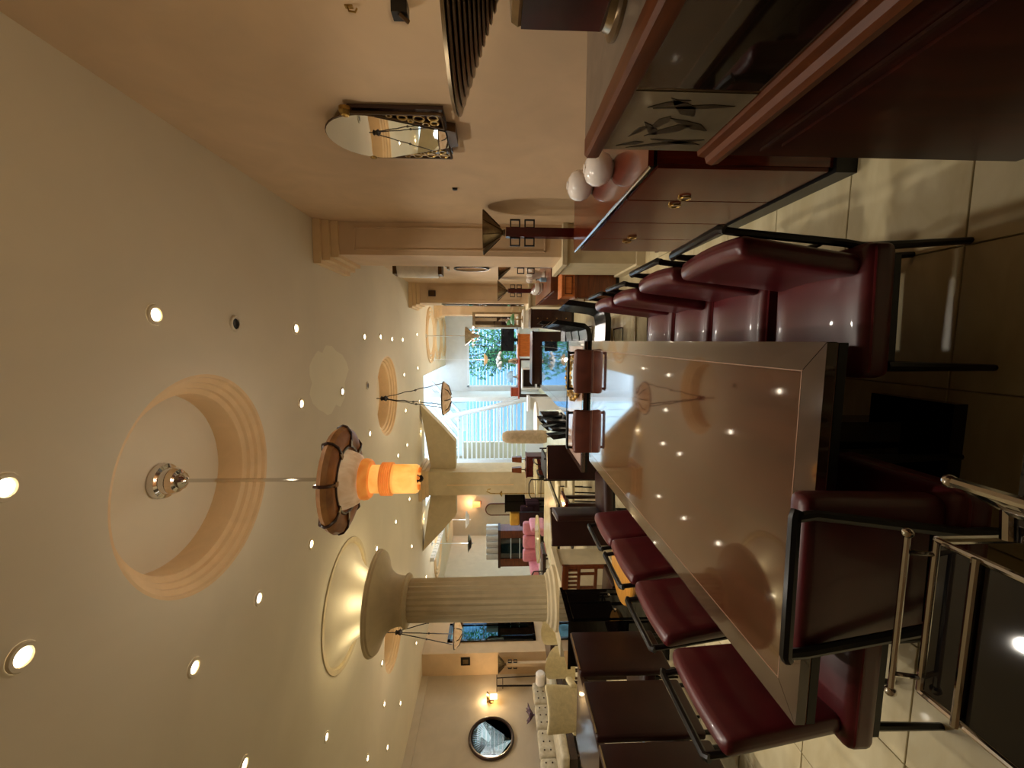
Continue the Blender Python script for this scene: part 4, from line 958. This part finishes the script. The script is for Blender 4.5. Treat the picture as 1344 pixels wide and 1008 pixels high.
MB().tube([(0,0,.03),(0,0,1.55),(.01,0,1.78),(.06,0,1.88),(.11,0,1.85),(.12,0,1.78)], .012, 8).build('stem', 'gold', cl); MB().lathe([(.07,1.50),(.07,1.52),(.02,1.56)], n=16).build('collar', 'gold', cl)
# hall behind the left bracket
cabinet('dark_cupboard', 'tall black cupboard behind the square column in the left hall', -5.25, -4.6, 12.2, 12.7, 1.38, 'black_gloss', '-y', 2, 1)
dcab = thing('display_cabinet', 'brown glazed display cabinet against the far left hall wall', 'cabinet', (-6.95, 13.4, 0))
MB().bb(-.6,.6,.25,.28,0,1.55).build('back_panel', 'wood', dcab)
for s_ in (-1,1): MB().bb(s_*.5-.13,s_*.5+.13,-.25,.25,0,1.5).build('side_tower', 'wood', dcab)
MB().bb(-.66,.66,-.28,.28,1.5,1.58).build('cornice', 'dark_wood', dcab); MB().bb(-.37,.37,-.22,.25,0,.55).build('base_unit', 'wood', dcab)
MB().bb(-.37,.37,-.2,-.19,.56,1.49).build('pane', 'dark_glass', dcab)
for z in (.85,1.15): MB().bb(-.37,.37,-.215,-.201,z-.012,z+.012).build('glazing_bar', 'white_metal', dcab)
fn = thing('pleated_canopy', 'white pleated canopy shelf above the display cabinet', 'canopy', (-6.85, 13.4, 1.581))
for k in range(11): MB().prism([(-.62+.112*k,0),(-.62+.112*(k+1)-.01,0),(-.62+.112*(k+1)-.015,.40),(-.62+.112*k+.006,.40)], .10+.05*(k % 2), XZ(.1)).build('pleat', 'white_metal', fn)
MB().bb(-.62,.60,.101,.13,0,.38).build('back_board', 'white_metal', fn)
am = thing('arched_mirror', 'half-round arched mirror in the left hall', 'mirror', (-5.75, 13.6, 0))
MB().prism([(-.22,.0),(.22,0),(.22,1.8)] + arc(0,1.8,.22,0,180,12) + [(-.22,1.8)], .03, XZ(.0)).build('frame', 'wood', am)
MB().prism([(-.18,.08),(.18,.08),(.18,1.8)] + arc(0,1.8,.18,0,180,12) + [(-.18,1.8)], .006, XZ(-.031)).build('glass', 'mirror', am)
pk = thing('sofa', 'pale pink sofa with rounded cushions in the left hall', 'sofa', (-5.9, 11.3, 0))
MB().rbox((0,0,.34), (1.3,.7,.2), .06, 6).build('seat', 'pink', pk)
for k in range(3): MB().rbox((-.42+.42*k,.28,.64), (.40,.16,.44), .07, 6).build('back_cushion', 'pink', pk)
for s_ in (-1,1): MB().rbox((s_*.64,0,.46), (.14,.72,.44), .06, 6).build('armrest', 'pink', pk)
for sx in (-1,1):
    for sy in (-1,1): MB().tube([(sx*.55,sy*.28,.26),(sx*.55,sy*.28,0)], .025, 8).build('leg', 'dark_wood', pk)
yb = thing('yellow_box', 'bright yellow cushion box beside the black cupboard', 'box', (-5.55, 12.5, 0))
MB().bb(-.22,.22,-.2,.2,0,.9).build('stand', 'dark_wood', yb); MB().rbox((0,0,1.06), (.42,.38,.31), .05, 6).build('cushion', 'yellow', yb)
table('coffee_table', 'low dark table with papers left of the cream oval tables', -6.0, -5.0, 9.2, 10.0, .55, 'dark_wood', 'dark_wood')
bk_ = MB().cham((0,0,.015), (.3,.22,.03), .004).build('magazine', 'paper'); bk_.location = (-5.5, 9.6, .551); tag(bk_, 'pale magazine lying on the low dark table', 'magazine')
MB().box((0,0,.0315),(.18,.1,.002)).build('cover_print', 'pink', bk_)
def hall_pendant(label, p, r_, mt_s, mt_r='white_metal', top=CH):
    t = thing('stem_pendant', label, 'pendant', p); h = top-p[2]
    MB().tube([(0,0,.05),(0,0,h-.02)], .01, 6).build('rod', mt_r, t); MB().lathe([(.06,h-.03),(.06,h-.001)], n=14).build('ceiling_cup', mt_r, t)
    MB().lathe([(0,-.08),(r_*.5,-.06),(r_,.03),(r_*.96,.035),(r_*.5,-.03),(.02,.05)], n=28).build('bowl', mt_s, t)
    MB().lathe([(0,-.13),(.02,-.12),(.015,-.08)], n=10).build('finial', mt_r, t)
    light('POINT', 'pendant_bulb', (0,0,.09), 22, (1,.93,.84), t, .05)
hall_pendant('white stem pendant in the left hall, nearer the square column', PY(613,682,13.0), .28, 'frosted')
hall_pendant('dark glass stem pendant in the left hall above the display cabinet', PY(616,713,12.0), .28, 'dark_glass')
hall_pendant('small alabaster pendant hanging before the street window', PY(637,472,13.0), .2, 'alabaster_pale', 'white_metal')
cp = thing('chrome_chandelier', 'chrome cone chandelier hanging before the street window', 'pendant', PY(618,441,11.6)); h_ = CH-cp.location.z
MB().tube([(0,0,.1),(0,0,h_-.02)], .012, 8).build('rod', 'chrome', cp); MB().lathe([(.07,h_-.03),(.07,h_-.001)], n=16).build('ceiling_cup', 'chrome', cp)
light('POINT', 'pendant_bulb', (0,0,-.34), 34, (1,.93,.84), cp, .08); light('POINT', 'pendant_bulb', (.0,.0,.25), 16, (1,.9,.8), cp, .05)
MB().lathe([(.02,-.25),(.06,-.1),(.26,.14),(.27,.15),(.05,-.02)], n=28).build('cone', 'brushed', cp)
for k in range(6):
    a = k*1.047; c = MB().tube([(.05*math.cos(a),.05*math.sin(a),-.18),(.2*math.cos(a),.2*math.sin(a),-.2),(.25*math.cos(a),.25*math.sin(a),-.1)], .012, 6).build('arm', 'chrome', cp)
    MB().lathe([(.02,-.1),(.06,-.04),(.055,-.04),(.015,-.09)], (.25*math.cos(a),.25*math.sin(a),0), 12).build('cup', 'frosted', c)
p = PY(626,660,17.95)
hl = thing('wall_lamp', 'warm glowing wall lamp at the end of the left hall', 'lamp', (p.x, 17.99, p.z))
MB().bb(-.08,.08,-.03,0,-.2,.2).build('back_plate', 'brushed', hl); MB().lathe([(.12,-.15),(.16,.18),(.15,.18),(.11,-.15)], (0,-.22,0), 20).build('shade', 'shade_warm', hl); MB().tube([(0,-.03,0),(0,-.22,-.1)], .012, 6).build('arm', 'brushed', hl)
light('POINT', 'lamp_bulb', (0,-.25,.3), 12, (1,.6,.3), hl, .05)
